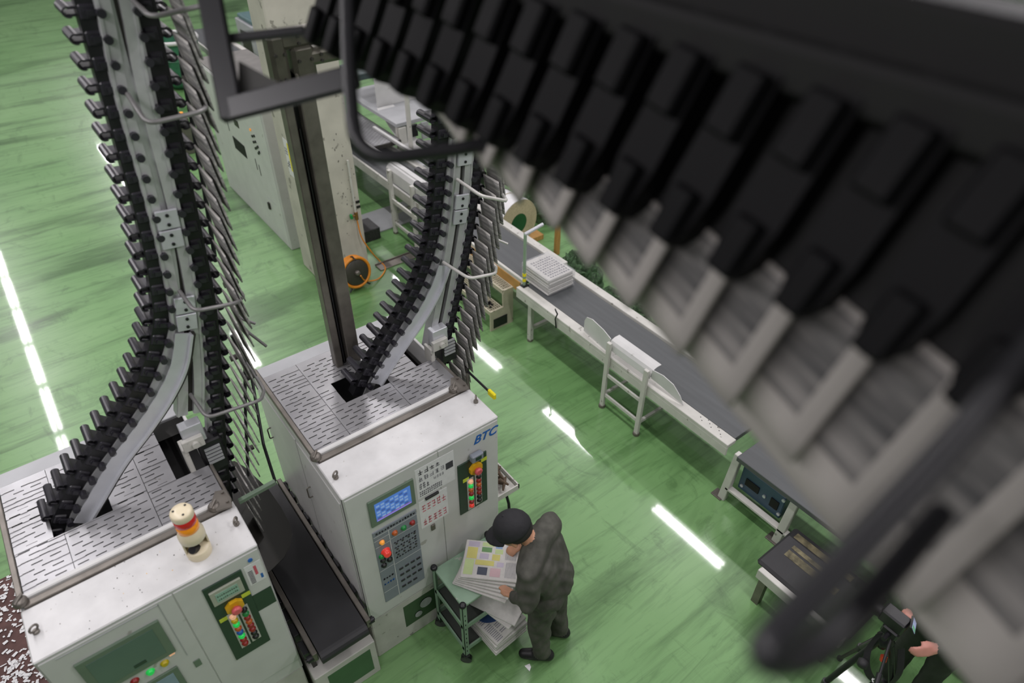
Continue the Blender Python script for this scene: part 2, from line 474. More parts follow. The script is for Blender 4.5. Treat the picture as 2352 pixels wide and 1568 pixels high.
def machine(x0, x1, name, label, hole, notch, seed):
    t = thing(name, label, 'machine', ((x0+x1)/2, 3.2, 0))
    m = MB(); m.box(x0+0.005, x1-0.005, YF+0.012, YB-0.01, 0.0, 0.50, 0, 0.008); m.build('plinth', WHITE2, t)
    # upper shell: walls around an open, dark inside
    m = MB()
    m.box(x0, x1, YF, YF+0.02, 0.52, ZT, 0, 0.004)
    m.box(x0, x0+0.02, YF, YB, 0.52, ZT, 0, 0.004)
    m.box(x1-0.02, x1, YF, YB, 0.52, ZT, 0, 0.004)
    m.box(x0, x1, YB-0.02, YB, 0.52, ZT, 0, 0.004)
    m.build('cabinet_shell', WHITE, t)
    m = MB(); m.box(x0+0.02, x1-0.02, YF+0.02, YB-0.02, 0.505, ZT-0.22); m.build('inner_deck', VBLACK, t)
    m = MB(); m.box(x0-0.001, x1+0.001, YF-0.004, 2.905, ZT-0.004, ZT+0.014, 0, 0.006); m.build('front_ledge', pm('stained_white_steel', (206, 206, 205), 0.36, 0, 0.07, 9, spots=(34, 0.685, (168, 166, 160))), t)
    # rim frame of the perforated deck
    zr = ZT+0.014
    m = MB(); m.box(x0+0.02, x1-0.02, 2.907, 2.947, ZT-0.05, zr+0.012, 0, 0.003); m.build('deck_frame', STEEL, t, label='worn grey front rail of the deck')
    m = MB(); m.box(x0+0.02, x1-0.02, 2.95, 2.985, ZT-0.05, zr+0.028, 0, 0.006); m.build('deck_frame', WHITE, t)
    m = MB(); m.box(x0, x0+0.03, 2.95, YB, ZT-0.002, zr+0.02, 0, 0.004); m.build('deck_frame', STEEL, t)
    m = MB(); m.box(x1-0.02, x1, 2.95, notch[2], ZT-0.002, zr+0.012, 0, 0.004); m.build('deck_frame', STEEL, t)
    m = MB(); m.box(x0+0.032, x1-0.022, 3.83, YB, ZT-0.002, zr+0.008, 0, 0.004); m.build('deck_frame', GREYW, t, label='plain grey back strip of the deck')
    xs = [x0+0.032, x0+0.27, x0+0.71, x1-0.022]
    for k in range(3):
        a, b = xs[k]+0.0015, xs[k+1]-0.0015
        hs = [h for h in (hole, notch) if h[0] < b and h[1] > a]
        q = slotted(a, b, 2.987, 3.828, zr+0.012, hs, k+seed)
        o = q.build('perforated_panel', PLATE, t)
        sl = o.modifiers.new('thickness', 'SOLIDIFY'); sl.thickness = 0.004; sl.offset = -1
    for (x, y) in ((x0+0.015, 2.945), (x1-0.1, 2.945)):
        knob(t, x, y, zr+0.012)
    m = MB(); m.prism([(x1-0.1, 2.9), (x1-0.02, 2.88), (x1-0.005, 2.94), (x1-0.01, 3.02), (x1-0.06, 3.04), (x1-0.1, 2.98)], lambda u, v, d: (u, v, d), zr+0.02, zr+0.034)
    for q in ((x1-0.03, 2.92), (x1-0.03, 3.0), (x1-0.08, 2.95)): m.cyl((q[0], q[1], zr+0.034), (q[0], q[1], zr+0.046), 0.008, n=6)
    m.build('hinge_plate', STEEL, t)
    eyebolt(t, x0+0.045, 2.74, ZT+0.014, 0.5); eyebolt(t, x1-0.04, 2.77, ZT+0.014, 0.9)
    # seams and side doors
    for (xa) in (x0,):
        for (ya, yb) in ((2.62, 3.24), (3.26, 3.92)):
            m = MB(); m.box(xa-0.006, xa, ya, yb, 0.54, 1.80, 0, 0.003); d = m.build('side_door', WHITE, t)
            for zz in (1.36,):
                m = MB(); m.tube(fillet([(xa-0.006, yb-0.06, zz+0.05), (xa-0.032, yb-0.06, zz+0.05), (xa-0.032, yb-0.06, zz-0.05), (xa-0.006, yb-0.06, zz-0.05)], 0.015), 0.005); m.build('handle', STEEL, d)
    return t

HB = (1.14, 1.47, 3.27, 3.50); NB = (1.70, 1.9, 3.30, 3.9)
HA = (-0.60, -0.30, 3.27, 3.50); NA = (0.05, 0.3, 3.28, 3.9)
XB0, XB1, XA0, XA1 = 0.76, 1.875, -0.82, 0.26
mB = machine(XB0, XB1, 'newspaper_stacker', 'white stacker cabinet with blue BTC lettering and a lit blue screen', HB, NB, 3)
mA = machine(XA0, XA1, 'newspaper_stacker', 'white stacker cabinet in the lower left corner carrying the signal lamp', HA, NA, 5)

# ---- front of the middle machine
def panel(parent, name, x0, x1, z0, z1, mat, Y=YF, proud=0.004, c=0.002, label=None):
    m = MB(); m.box(x0, x1, Y-proud, Y+0.004, z0, z1, 0, c); return m.build(name, mat, parent, label=label)
d1 = panel(mB, 'front_door', 0.77, 1.405, 0.54, 1.855, WHITE, proud=0.006)
d2 = panel(mB, 'front_door', 1.411, 1.868, 0.54, 1.855, WHITE, proud=0.006)
YD = YF-0.006
sb = panel(mB, 'operator_screen', 0.90, 1.215, 1.51, 1.75, GREENG, YD, 0.012)
panel(sb, 'screen_glass', 0.937, 1.185, 1.548, 1.71, lit('lit_blue_screen', (74, 116, 190), 0.55), YD-0.012, 0.002, 0)
r = []
for i in range(7):
    for j in range(5):
        r.append((0.945+i*0.032, 0.945+i*0.032+0.024, 1.568+j*0.027, 1.568+j*0.027+0.017, 1 if (i+j) % 3 else 0))
r += [(0.94, 1.18, 1.551, 1.558, 2), (0.94, 1.18, 1.563, 1.566, 3)]
marks(r, 'screen_print', [lit('screen_cell_dark', (60, 90, 160), 0.5), lit('screen_cell_light', (130, 160, 205), 0.5), lit('screen_violet', (150, 130, 220), 0.6), lit('screen_red', (190, 70, 70), 0.5)], sb, FR(YD-0.0145))
text_mesh('maker_lettering', 'BTC', 0.098, BLUE, d2, Matrix.Translation((1.672, YD-0.0012, 1.745)) @ FRONT, 0.35, spacing=1.0)
p1 = panel(d1, 'notice_sheet', 1.235, 1.52, 1.52, 1.80, PAPERW, YD, 0.0015, 0)
r = glyphs(1.25, 1.42, 1.735, 1.785, 4, 0, 1)+glyphs(1.25, 1.45, 1.675, 1.72, 5, 1, 2)+glyphs(1.25, 1.33, 1.60, 1.66, 3, 1, 5)+glyphs(1.36, 1.44, 1.63, 1.66, 4, 1, 6)
r += [(1.455, 1.51, 1.655, 1.715, 0)]
for k in range(3): r += glyphs(1.25, 1.42, 1.535+k*0.018, 1.548+k*0.018, 12, 1, 20+k, 0.3)
marks(r, 'printing', [INK, INKL, INKR], p1, FR(YD-0.0015))
p2 = panel(d1, 'notice_sheet', 1.235, 1.45, 1.21, 1.49, PAPERW, YD, 0.0015, 0)
r = glyphs(1.25, 1.44, 1.37, 1.45, 5, 0, 9, 0.10)+glyphs(1.25, 1.44, 1.23, 1.31, 5, 0, 10, 0.10)
marks(r, 'printing', [INKR], p2, FR(YD-0.0015))
panel(d1, 'document_clip', 1.285, 1.385, 1.482, 1.502, BLACK, YD, 0.012)
panel(d1, 'latch', 1.305, 1.335, 1.14, 1.195, STEEL, YD, 0.01)
kp = panel(mB, 'keypad_panel', 0.895, 1.21, 0.66, 1.45, KEYG, YD, 0.006)
YK = YD-0.006
r = [(1.0, 1.004, 0.66, 1.40, 0), (0.895, 1.0, 1.36, 1.364, 0), (0.895, 1.0, 1.29, 1.294, 0), (0.895, 1.0, 1.03, 1.034, 0), (1.0, 1.21, 1.30, 1.304, 0), (1.0, 1.21, 1.02, 1.024, 0), (0.895, 1.0, 0.78, 0.784, 0), (0.895, 1.21, 1.40, 1.404, 0)]
for k in range(4):
    r += glyphs(1.02, 1.19, 1.07+k*0.055, 1.085+k*0.055, 8, 1, 40+k, .3)
r += glyphs(0.91, 1.20, 1.415, 1.435, 14, 1, 60, .3)+glyphs(0.905, 0.99, 0.92, 0.94, 4, 1, 61, .3)+glyphs(0.905, 0.99, 0.86, 0.88, 4, 2, 62, .3)
marks(r, 'keypad_print', [PAPERW, INK, D_BLUE], kp, FR(YK))
for i in range(4):
    for j in range(4):
        if (i, j) != (3, 0):
            m = MB(); x = 1.03+i*0.045; z = 0.72+j*0.07; m.box(x, x+0.03, YK-0.006, YK, z, z+0.016, 0, 0.002); m.build('key', BLACK, kp)
for i in range(4):
    for j in range(3):
        m = MB(); x = 1.035+i*0.045; z = 1.10+j*0.06; m.box(x, x+0.014, YK-0.006, YK, z, z+0.014, 0, 0.002); m.build('key', DARKST, kp)
button(kp, 0.945, 1.325, 0.014, L_ORANGE, Y=YK)
button(kp, 0.958, 1.215, 0.026, L_RED, Y=YK, proud=0.04)
for (x, z, mt_) in ((0.925, 1.19, D_GREEN), (0.975, 1.165, BLACK), (0.93, 1.14, BLACK), (0.975, 1.11, BLACK), (0.93, 1.085, BLACK), (1.04, 1.345, D_ORANGE), (1.105, 1.345, D_GREEN), (1.17, 1.345, D_RED)):
    button(kp, x, z, 0.016, mt_, Y=YK)
def control_panel(mc, x0, x1, z0, z1, Y, ex, ez, cols, nm='switch_panel'):
    cp = panel(mc, nm, x0, x1, z0, z1, GREEND, Y, 0.008)
    Yp = Y-0.008
    m = MB(); m.prism([(ex+0.052*cos(a), ez+0.05*sin(a)) for a in [pi/8+k*pi/4 for k in range(8)]], FR(Yp), 0, 0.022); eb = m.build('emergency_stop', YEL, cp)
    m = MB(); m.lathe([(0.012, 0.02), (0.014, 0.035), (0.028, 0.036), (0.028, 0.052), (0.02, 0.058)], (ex, Yp, ez), (0, -1, 0), 16); m.build('stop_button', pm('pink_red_button', (214, 96, 100), 0.35), eb)
    for (dx, dz) in ((-0.075, -0.075), (0.075, 0.03)):
        m = MB(); m.box(ex+dx-0.024, ex+dx+0.024, Yp-0.002, Yp, ez+dz-0.016, ez+dz+0.016); m.build('label_plate', pm('lime_label', (206, 222, 70), 0.6), cp)
    for x, ztop, lst in cols:
        m = MB(); n = len(lst); m.box(x-0.027, x+0.027, Yp-0.003, Yp, ztop-0.042*n, ztop+0.03, 0, 0.001); st = m.build('switch_strip', WHITE2, cp)
        for k, mt_ in enumerate(lst):
            button(st, x, ztop-0.042*k, 0.0155, mt_, Y=Yp-0.003)
    return cp
cpB = control_panel(mB, 1.54, 1.77, 1.12, 1.63, YD, 1.672, 1.535, [(1.63, 1.425, [L_PEACH, L_GREEN, D_ORANGE, D_RED, L_GREEN, D_RED, L_RED]), (1.695, 1.435, [BLACK, D_RED, D_ORANGE, D_RED, D_RED, BLACK, BLACK])])
m = MB(); m.box(1.63, 1.72, YD-0.05, YD-0.008, 1.63, 1.69, 0, 0.006); mm = m.build('counter_meter', KEYG, cpB)
m = MB(); m.box(1.655, 1.70, YD-0.052, YD-0.05, 1.645, 1.675); m.build('meter_display', GREEND, mm)
# base details
bw = panel(mB, 'base_window', 1.02, 1.38, 0.16, 0.43, pm('green_base_panel', (58, 86, 56), 0.4), YF+0.012, 0.003, 0)
m = MB(); m.cyl((1.20, YF+0.004, 0.33), (1.20, YF+0.0, 0.33), 0.05); m.cyl((1.13, YF+0.004, 0.24), (1.13, YF+0.0, 0.24), 0.03); m.build('motor_seen_inside', GREYW, bw)
# paper tray on the right of the middle machine
tr = thing('waste_tray', 'small white wire tray heaped with brown scraps on the right side of the BTC machine', 'tray', (1.99, 2.75, 0.95))
m = MB(); m.box(1.89, 2.10, 2.62, 2.90, 0.94, 0.95, 0); m.box(1.89, 2.10, 2.62, 2.63, 0.95, 0.99); m.box(2.09, 2.10, 2.62, 2.90, 0.95, 0.99); m.box(1.89, 2.10, 2.89, 2.90, 0.95, 0.99)
for k in range(3): m.cyl((1.86, 2.66+k*0.1, 0.9), (2.08, 2.66+k*0.1, 0.94), 0.006)
m.build('tray', WHITE2, tr)
for k in range(9):
    m = MB(); x = 1.94+rnd.random()*0.11; y = 2.68+rnd.random()*0.17; a = rnd.random()*pi; l = 0.07+rnd.random()*0.04
    m.tube([(x-cos(a)*l*.6, y-sin(a)*l*.6, 0.96+k*0.008), (x, y, 1.0+k*0.008), (x+cos(a)*l*.6, y+sin(a)*l*.6, 0.965+k*0.009)], [0.008, 0.016, 0.008], 6); m.build('scrap', pm('brown_scrap', (88, 72, 56), 0.7, var=0.4, scale=30), tr)
m = MB(); m.tube([(1.99, 2.64, 0.94), (2.0, 2.62, 0.84), (1.99, 2.6, 0.77)], 0.012); m.cyl((1.99, 2.6, 0.78), (1.99, 2.6, 0.72), 0.02); m.build('hanging_clip', BLACK, tr)

# ---- front of the left machine
e1 = panel(mA, 'front_door', -0.81, -0.197, 0.54, 1.855, GREYW if False else WHITE, proud=0.006)
e2 = panel(mA, 'front_door', -0.191, 0.253, 0.64, 1.855, WHITE, proud=0.006)
cpA = control_panel(mA, -0.07, 0.14, 1.02, 1.77, YD, 0.04, 1.525, [(0.01, 1.44, [L_PEACH, D_YEL, L_GREEN, D_ORANGE, D_BLUE, L_GREEN, D_RED, D_RED]), (0.075, 1.445, [BLACK, D_GREEN, D_RED, D_ORANGE, D_RED, D_RED, BLACK, BLACK])])
sc = panel(cpA, 'display_frame', -0.05, 0.12, 1.605, 1.725, pm('beige_bezel', (170, 174, 158), 0.5), YD-0.008, 0.012)
panel(sc, 'lcd', -0.025, 0.095, 1.63, 1.70, pm('lcd_green', (150, 186, 168), 0.25), YD-0.02, 0.002, 0)
marks(glyphs(-0.02, 0.09, 1.64, 1.655, 10, 0, 70, .2)+glyphs(-0.02, 0.09, 1.67, 1.685, 10, 0, 71, .2), 'lcd_print', [GREENG], sc, FR(YD-0.022))
panel(mA, 'green_patch', 0.14, 0.25, 1.34, 1.50, GREEND, YD, 0.003, 0)
lb = panel(e2, 'label_sheet', 0.155, 0.245, 1.59, 1.765, PAPERW, YD, 0.0015, 0)
r = [(0.165, 0.19, 1.60+k*0.012, 1.606+k*0.012, 0) for k in range(10)]+[(0.2, 0.215, 1.66, 1.74, 1), (0.222, 0.235, 1.61, 1.65, 2)]
marks(r, 'printing', [INK, INKR, D_BLUE], lb, FR(YD-0.0015))
bz = panel(mA, 'large_screen', -0.70, -0.305, 1.42, 1.735, GREENG, YD, 0.014)
panel(bz, 'screen_glass', -0.66, -0.345, 1.46, 1.70, pm('dark_glass', (86, 108, 100), 0.12, 0, 0.05, 4, coat=0.5), YD-0.014, 0.002, 0)
marks([(-0.50, -0.44, 1.475, 1.50, 0)], 'screen_print', [GREEND], bz, FR(YD-0.0165))
m = MB(); m.box(-0.74, -0.27, YD-0.003, YD, 1.835, 1.838); m.box(-0.273, -0.27, YD-0.003, YD, 1.32, 1.838); m.build('raised_trim', GREYW, e1)
for (x, z, mt_) in ((-0.38, 1.365, D_YEL), (-0.455, 1.362, L_GREEN), (-0.535, 1.36, D_RED), (-0.61, 1.36, BLACK)):
    button(e1, x, z, 0.018, mt_, Y=YD)
m = MB(); m.box(-0.345, -0.315, YD-0.008, YD, 1.395, 1.415, 0, 0.003); m.build('indicator', L_PEACH, e1)
s2 = panel(mA, 'small_screen', -0.60, -0.34, 1.08, 1.285, GREENG, YD, 0.012)
panel(s2, 'screen_glass', -0.57, -0.37, 1.105, 1.255, lit('dim_screen', (110, 130, 140), 0.2), YD-0.012, 0.002, 0)
m = MB(); m.box(-0.265, -0.23, YD-0.006, YD, 1.17, 1.235, 0, 0.002); m.build('key_switch', GREENG, e1)
m = MB(); m.cyl((0.2, YD, 1.80), (0.2, YD-0.006, 1.80), 0.013); m.build('blue_magnet', D_BLUE, e2)
# dark splash marks on the ledge
r = []
for k in range(34):
    x = rnd.uniform(-0.78, 0.2); y = rnd.uniform(2.6, 2.9); s_ = rnd.uniform(0.0015, 0.006)
    r.append((x, x+s_, y, y+s_*rnd.uniform(.7, 1.8), 0 if rnd.random() < .8 else 1))
marks(r, 'splash_marks', [DARKST, YEL], mA, lambda u, v, d: (u, v, ZT+0.0145+d*0.3))

# ------------------------------------------------------------------ signal lamp on the left machine
bx, by, bz0 = 0.0, 2.715, ZT+0.014
sl_ = thing('signal_lamp', 'cream signal tower with red and amber lenses on the left machine', 'signal lamp', (bx, by, bz0))
m = MB(); m.lathe([(0.062, 0.0), (0.064, 0.015), (0.064, 0.05), (0.058, 0.056), (0.03, 0.06)], (bx, by, bz0), n=24); m.build('base', CREAM, sl_)
m = MB()
for a0 in range(0, 20):
    pass
ang = [radians(-10+k*13) for k in range(17)]
vs = []; 
for z_ in (0.05, 0.15):
    for a in ang: vs.append((bx+0.064*cos(a), by+0.064*sin(a), bz0+z_))
    for a in ang[::-1]: vs.append((bx+0.056*cos(a), by+0.056*sin(a), bz0+z_))
n_ = 34
m.add(vs, [tuple(range(n_))[::-1], tuple(range(n_, 2*n_))]+[(k, (k+1) % n_, n_+(k+1) % n_, n_+k) for k in range(n_)])
m.build('horn_housing', CREAM, sl_)
m = MB(); m.cyl((bx-0.01, by-0.01, bz0+0.05), (bx-0.03, by-0.035, bz0+0.085), 0.028, 0.02); m.build('horn', BLACK, sl_)
m = MB(); m.lathe([(0.05, 0.12), (0.066, 0.14), (0.066, 0.18), (0.056, 0.205), (0.054, 0.212)], (bx, by, bz0), n=24); m.build('neck', CREAM, sl_)
for z0_, mt_, nm in ((0.212, pm('amber_lens', (232, 142, 30), 0.15, 0, 0.1, 30, emit=0.15), 'amber_lens'), (0.262, pm('red_lens', (190, 34, 34), 0.15, 0, 0.1, 30, emit=0.1), 'red_lens')):
    m = MB(); m.lathe([(0.052, z0_), (0.055, z0_+0.005), (0.055, z0_+0.045), (0.052, z0_+0.049)], (bx, by, bz0), n=24); m.build(nm, mt_, sl_)
m = MB(); m.lathe([(0.054, 0.311), (0.056, 0.316), (0.056, 0.345), (0.05, 0.356), (0.02, 0.358)], (bx, by, bz0), n=24); cp_ = m.build('cap', CREAM, sl_)
for k in range(3):
    a = 0.6+k*2.1; m = MB(); m.cyl((bx+0.035*cos(a), by+0.035*sin(a), bz0+0.355), (bx+0.035*cos(a), by+0.035*sin(a), bz0+0.36), 0.006, n=8); m.build('screw', DARKST, cp_)

# ------------------------------------------------------------------ walls of the hall (beyond the frame)
WALLM = pm('hall_wall', (150, 154, 152), 0.8, 0, 0.06, 1)
for nm, b in (('wall_back', (-14, 40, 45, 45.2)), ('wall_front', (-14, 40, -8.2, -8)), ('wall_left', (-14.2, -14, -8, 45)), ('wall_right', (40, 40.2, -8, 45))):
    m = MB(); m.box(b[0], b[1], b[2], b[3], 0, 7.0); m.build(nm, WALLM, kind='structure')

# ------------------------------------------------------------------ black belt conveyor between the machines
bc = thing('belt_conveyor', 'short black belt conveyor between the two white stacker machines', 'conveyor', (0.51, 3.1, 0))
m = MB(); m.box(0.285, 0.735, 2.50, 4.0, 0.0, 0.42, 0, 0.006); m.build('base', WHITE2, bc)
panel(bc, 'green_front_panel', 0.37, 0.69, 0.08, 0.36, pm('green_base_panel2', (66, 104, 68), 0.4), 2.50, 0.003, 0)
zb = 0.80
m = MB(); pr = []
for k in range(9): a = -pi/2+pi*k/8; pr.append((2.44-0.05*cos(a), zb-0.05+0.05*sin(a)))
for k in range(9): a = pi/2+pi*k/8; pr.append((3.90-0.05*cos(a), zb-0.05+0.05*sin(a)))
m.prism(pr, lambda u, v, d: (d, u, v), 0.355, 0.685); m.build('belt', BELTB, bc)
for x0_, x1_ in ((0.315, 0.348), (0.692, 0.725)):
    m = MB(); m.box(x0_, x1_, 2.44, 3.92, zb-0.075, zb+0.012, 0, 0.004); m.build('side_rail', STEEL, bc)
for x_ in (0.30, 0.73):
    for y_ in (2.46, 3.88):
        m = MB(); m.cyl((x_-0.02, y_, zb-0.04), (x_+0.02, y_, zb-0.04), 0.024); m.cyl((x_-0.028, y_, zb-0.04), (x_+0.028, y_, zb-0.04), 0.012, n=6); m.build('bearing', BLACK, bc)
for x_ in (0.33, 0.71):
    for y_ in (2.6, 3.2, 3.8):
        m = MB(); m.box(x_-0.015, x_+0.015, y_-0.02, y_+0.02, 0.42, zb-0.075); m.build('leg', DARKST, bc)
for k in range(11):
    m = MB(); y_ = 2.55+k*0.125; m.box(0.728, 0.745, y_, y_+0.08, zb-0.07, zb-0.02+0.03*(k % 2), 0, 0.003); m.build('chain_guard', BLACK, bc)
for k in range(5):
    m = MB(); y_ = 2.5+k*0.14; m.box(0.275, 0.312, y_, y_+0.1, zb-0.09, zb-0.03+0.02*(k % 2), 0, 0.003); m.build('chain_guard', BLACK, bc)
# dark curved guide plate standing on the far half of the belt
gp = MB()
pl = []
for k in range(8): a = pi-pi/2*k/7; pl.append((3.80+0.12*0+0.0, 0))
outl = [(0.285, 3.98), (0.46, 3.96), (0.50, 3.88), (0.565, 3.60), (0.575, 3.40), (0.57, 3.25), (0.55, 3.15), (0.50, 3.06), (0.42, 2.97), (0.30, 2.90), (0.285, 2.92)]
gp.prism(outl, lambda u, v, d: (u, v, 1.18+d-(u-0.285)*0.35+0.03*(v-2.9)), 0, 0.006)
gp.box(0.263, 0.286, 3.0, 3.9, 1.12, 1.20); gp.box(0.30, 0.32, 3.1, 3.13, 0.80, 1.19); gp.box(0.30, 0.32, 3.7, 3.73, 0.80, 1.2)
single(gp, 'guide_plate', [pm('smoked_plate', (40, 39, 36), 0.22, 0, 0.1, 5, coat=0.4)], 'dark rounded guide plate above the black belt beside the left machine', 'guide plate', (0.40, 3.4, 1.0))
# ------------------------------------------------------------------ gripper conveyors
def px_path(pts, Y):
    return [(lambda v: (v[0], v[2]))(onY(x, y, Y)) for x, y in pts]
def gripper_mesh():
    """one gripper: chain block at y=0, long jaw bar running to +y; local z = outwards, local x = along the chain"""
    m = MB()
    m.obox((0, 0.0, -0.012), (0.030, 0, 0), (0, 0.028, 0), (0, 0, 0.03), 0, 0.007)
    m.cyl((0, -0.036, -0.01), (0, 0.036, -0.01), 0.014, n=8)
    n = 10; prof = []
    for k in range(n+1):
        a = -pi*0.15+pi*1.3*k/n; prof.append((0.022*cos(a), 0.052+0.024*sin(a)))
    for k in range(n+1):
        a = pi*1.15-pi*1.3*k/n; prof.append((0.016*cos(a), 0.052+0.018*sin(a)))
    m.prism(prof, lambda u, v, d: (u, d, v), -0.012, 0.135)
    m.obox((-0.014, 0.05, 0.03), (0.005, 0, 0), (0, 0.05, 0), (0, 0, 0.03), 0, 0.003)
    m.obox((0.014, 0.05, 0.025), (0.005, 0, 0), (0, 0.05, 0), (0, 0, 0.028), 0, 0.003)
    m.cyl((0, -0.075, -0.055), (0, -0.035, -0.055), 0.018, n=10); m.obox((0, -0.04, -0.035), (0.012, 0, 0), (0, 0.006, 0), (0, 0, 0.03))
    return m.mesh('gripper', [GRIP])
GRIPME = gripper_mesh()
def place(me, name, parent, pos, ax, ay, az, label=None, scale=1.0):
    o = bpy.data.objects.new(name, me); COL.objects.link(o)
    X, Y, Z = Vector(ax).normalized()*scale, Vector(ay).normalized()*scale, Vector(az).normalized()*scale
    R3 = Matrix(((X.x, Y.x, Z.x), (X.y, Y.y, Z.y), (X.z, Y.z, Z.z))).to_4x4()
    org = Vector(WORG.get(parent.name, (0, 0, 0))) if parent else Vector((0, 0, 0))
    mw = Matrix.Translation(Vector(pos)-org) @ R3
    o.matrix_basis = mw
    if parent: o.parent = parent
    return o
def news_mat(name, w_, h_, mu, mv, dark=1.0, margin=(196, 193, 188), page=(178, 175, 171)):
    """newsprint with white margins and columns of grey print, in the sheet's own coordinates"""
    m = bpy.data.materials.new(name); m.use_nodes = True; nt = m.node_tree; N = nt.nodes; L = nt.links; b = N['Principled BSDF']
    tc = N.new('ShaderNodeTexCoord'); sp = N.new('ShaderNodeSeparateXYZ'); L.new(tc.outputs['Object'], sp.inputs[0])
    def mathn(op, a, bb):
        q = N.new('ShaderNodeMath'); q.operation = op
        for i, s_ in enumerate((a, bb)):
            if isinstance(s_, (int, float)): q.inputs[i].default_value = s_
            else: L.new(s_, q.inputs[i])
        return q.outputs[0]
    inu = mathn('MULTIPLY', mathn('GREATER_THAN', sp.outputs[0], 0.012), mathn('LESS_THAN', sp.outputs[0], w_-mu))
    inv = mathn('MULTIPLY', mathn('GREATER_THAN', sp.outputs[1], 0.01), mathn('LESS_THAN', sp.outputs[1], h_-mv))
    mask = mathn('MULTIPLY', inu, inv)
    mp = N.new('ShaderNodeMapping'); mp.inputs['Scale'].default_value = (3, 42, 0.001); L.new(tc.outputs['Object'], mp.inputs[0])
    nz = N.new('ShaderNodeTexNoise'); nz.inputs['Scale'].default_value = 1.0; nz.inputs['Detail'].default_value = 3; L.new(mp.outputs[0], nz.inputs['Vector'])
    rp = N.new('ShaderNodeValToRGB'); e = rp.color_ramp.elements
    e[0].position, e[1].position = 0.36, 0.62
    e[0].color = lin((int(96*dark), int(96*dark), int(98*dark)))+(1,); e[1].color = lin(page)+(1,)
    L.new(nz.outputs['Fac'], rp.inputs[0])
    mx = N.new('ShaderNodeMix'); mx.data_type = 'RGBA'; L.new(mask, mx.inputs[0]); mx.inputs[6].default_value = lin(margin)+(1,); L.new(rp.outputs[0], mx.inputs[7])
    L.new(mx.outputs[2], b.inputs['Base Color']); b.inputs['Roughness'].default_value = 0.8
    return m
def sheet_mesh(name, w_, h_, th, mat, curl=0.02, nu=4, nv=6, bulge=0.0):
    """folded newspaper: local x across (0..w), local y down (0..h), local z out of the page"""
    m = MB(); vs = []
    for s_ in (0, 1):
        for j in range(nv+1):
            for i in range(nu+1):
                u = w_*i/nu; v = h_*j/nv
                z = curl*(j/nv)**2+bulge*sin(pi*i/nu)+(th if s_ else 0)*(0.6+0.4*(1 if j < nv else 0.4))
                vs.append((u, v, z))
    W = nu+1; off = W*(nv+1); fs = []
    for j in range(nv):
        for i in range(nu):
            a = j*W+i; fs.append((a, a+1, a+W+1, a+W)); fs.append((off+a, off+a+W, off+a+W+1, off+a+1))
    for i in range(nu):
        fs.append((i, off+i, off+i+1, i+1)); a = nv*W+i; fs.append((a, a+1, off+a+1, off+a))
    for j in range(nv):
        a = j*W; fs.append((a, a+W, off+a+W, off+a)); a = j*W+nu; fs.append((a, off+a, off+a+W, a+W))
    m.add(vs, fs, 0, True)
    return m.mesh(name, [mat])
NEWS_T = news_mat('newsprint_trunk', 0.24, 0.36, 0.012, 0.02)
def loop(parent, pts, r, mat, rad=0.06, nm='guard_loop', n=10):
    m = MB(); m.tube(fillet(pts, rad, 6), r, n); return m.build(nm, mat, parent)
def clampbolt(m, c, w_, h_):
    for sx in (-1, 1):
        pass
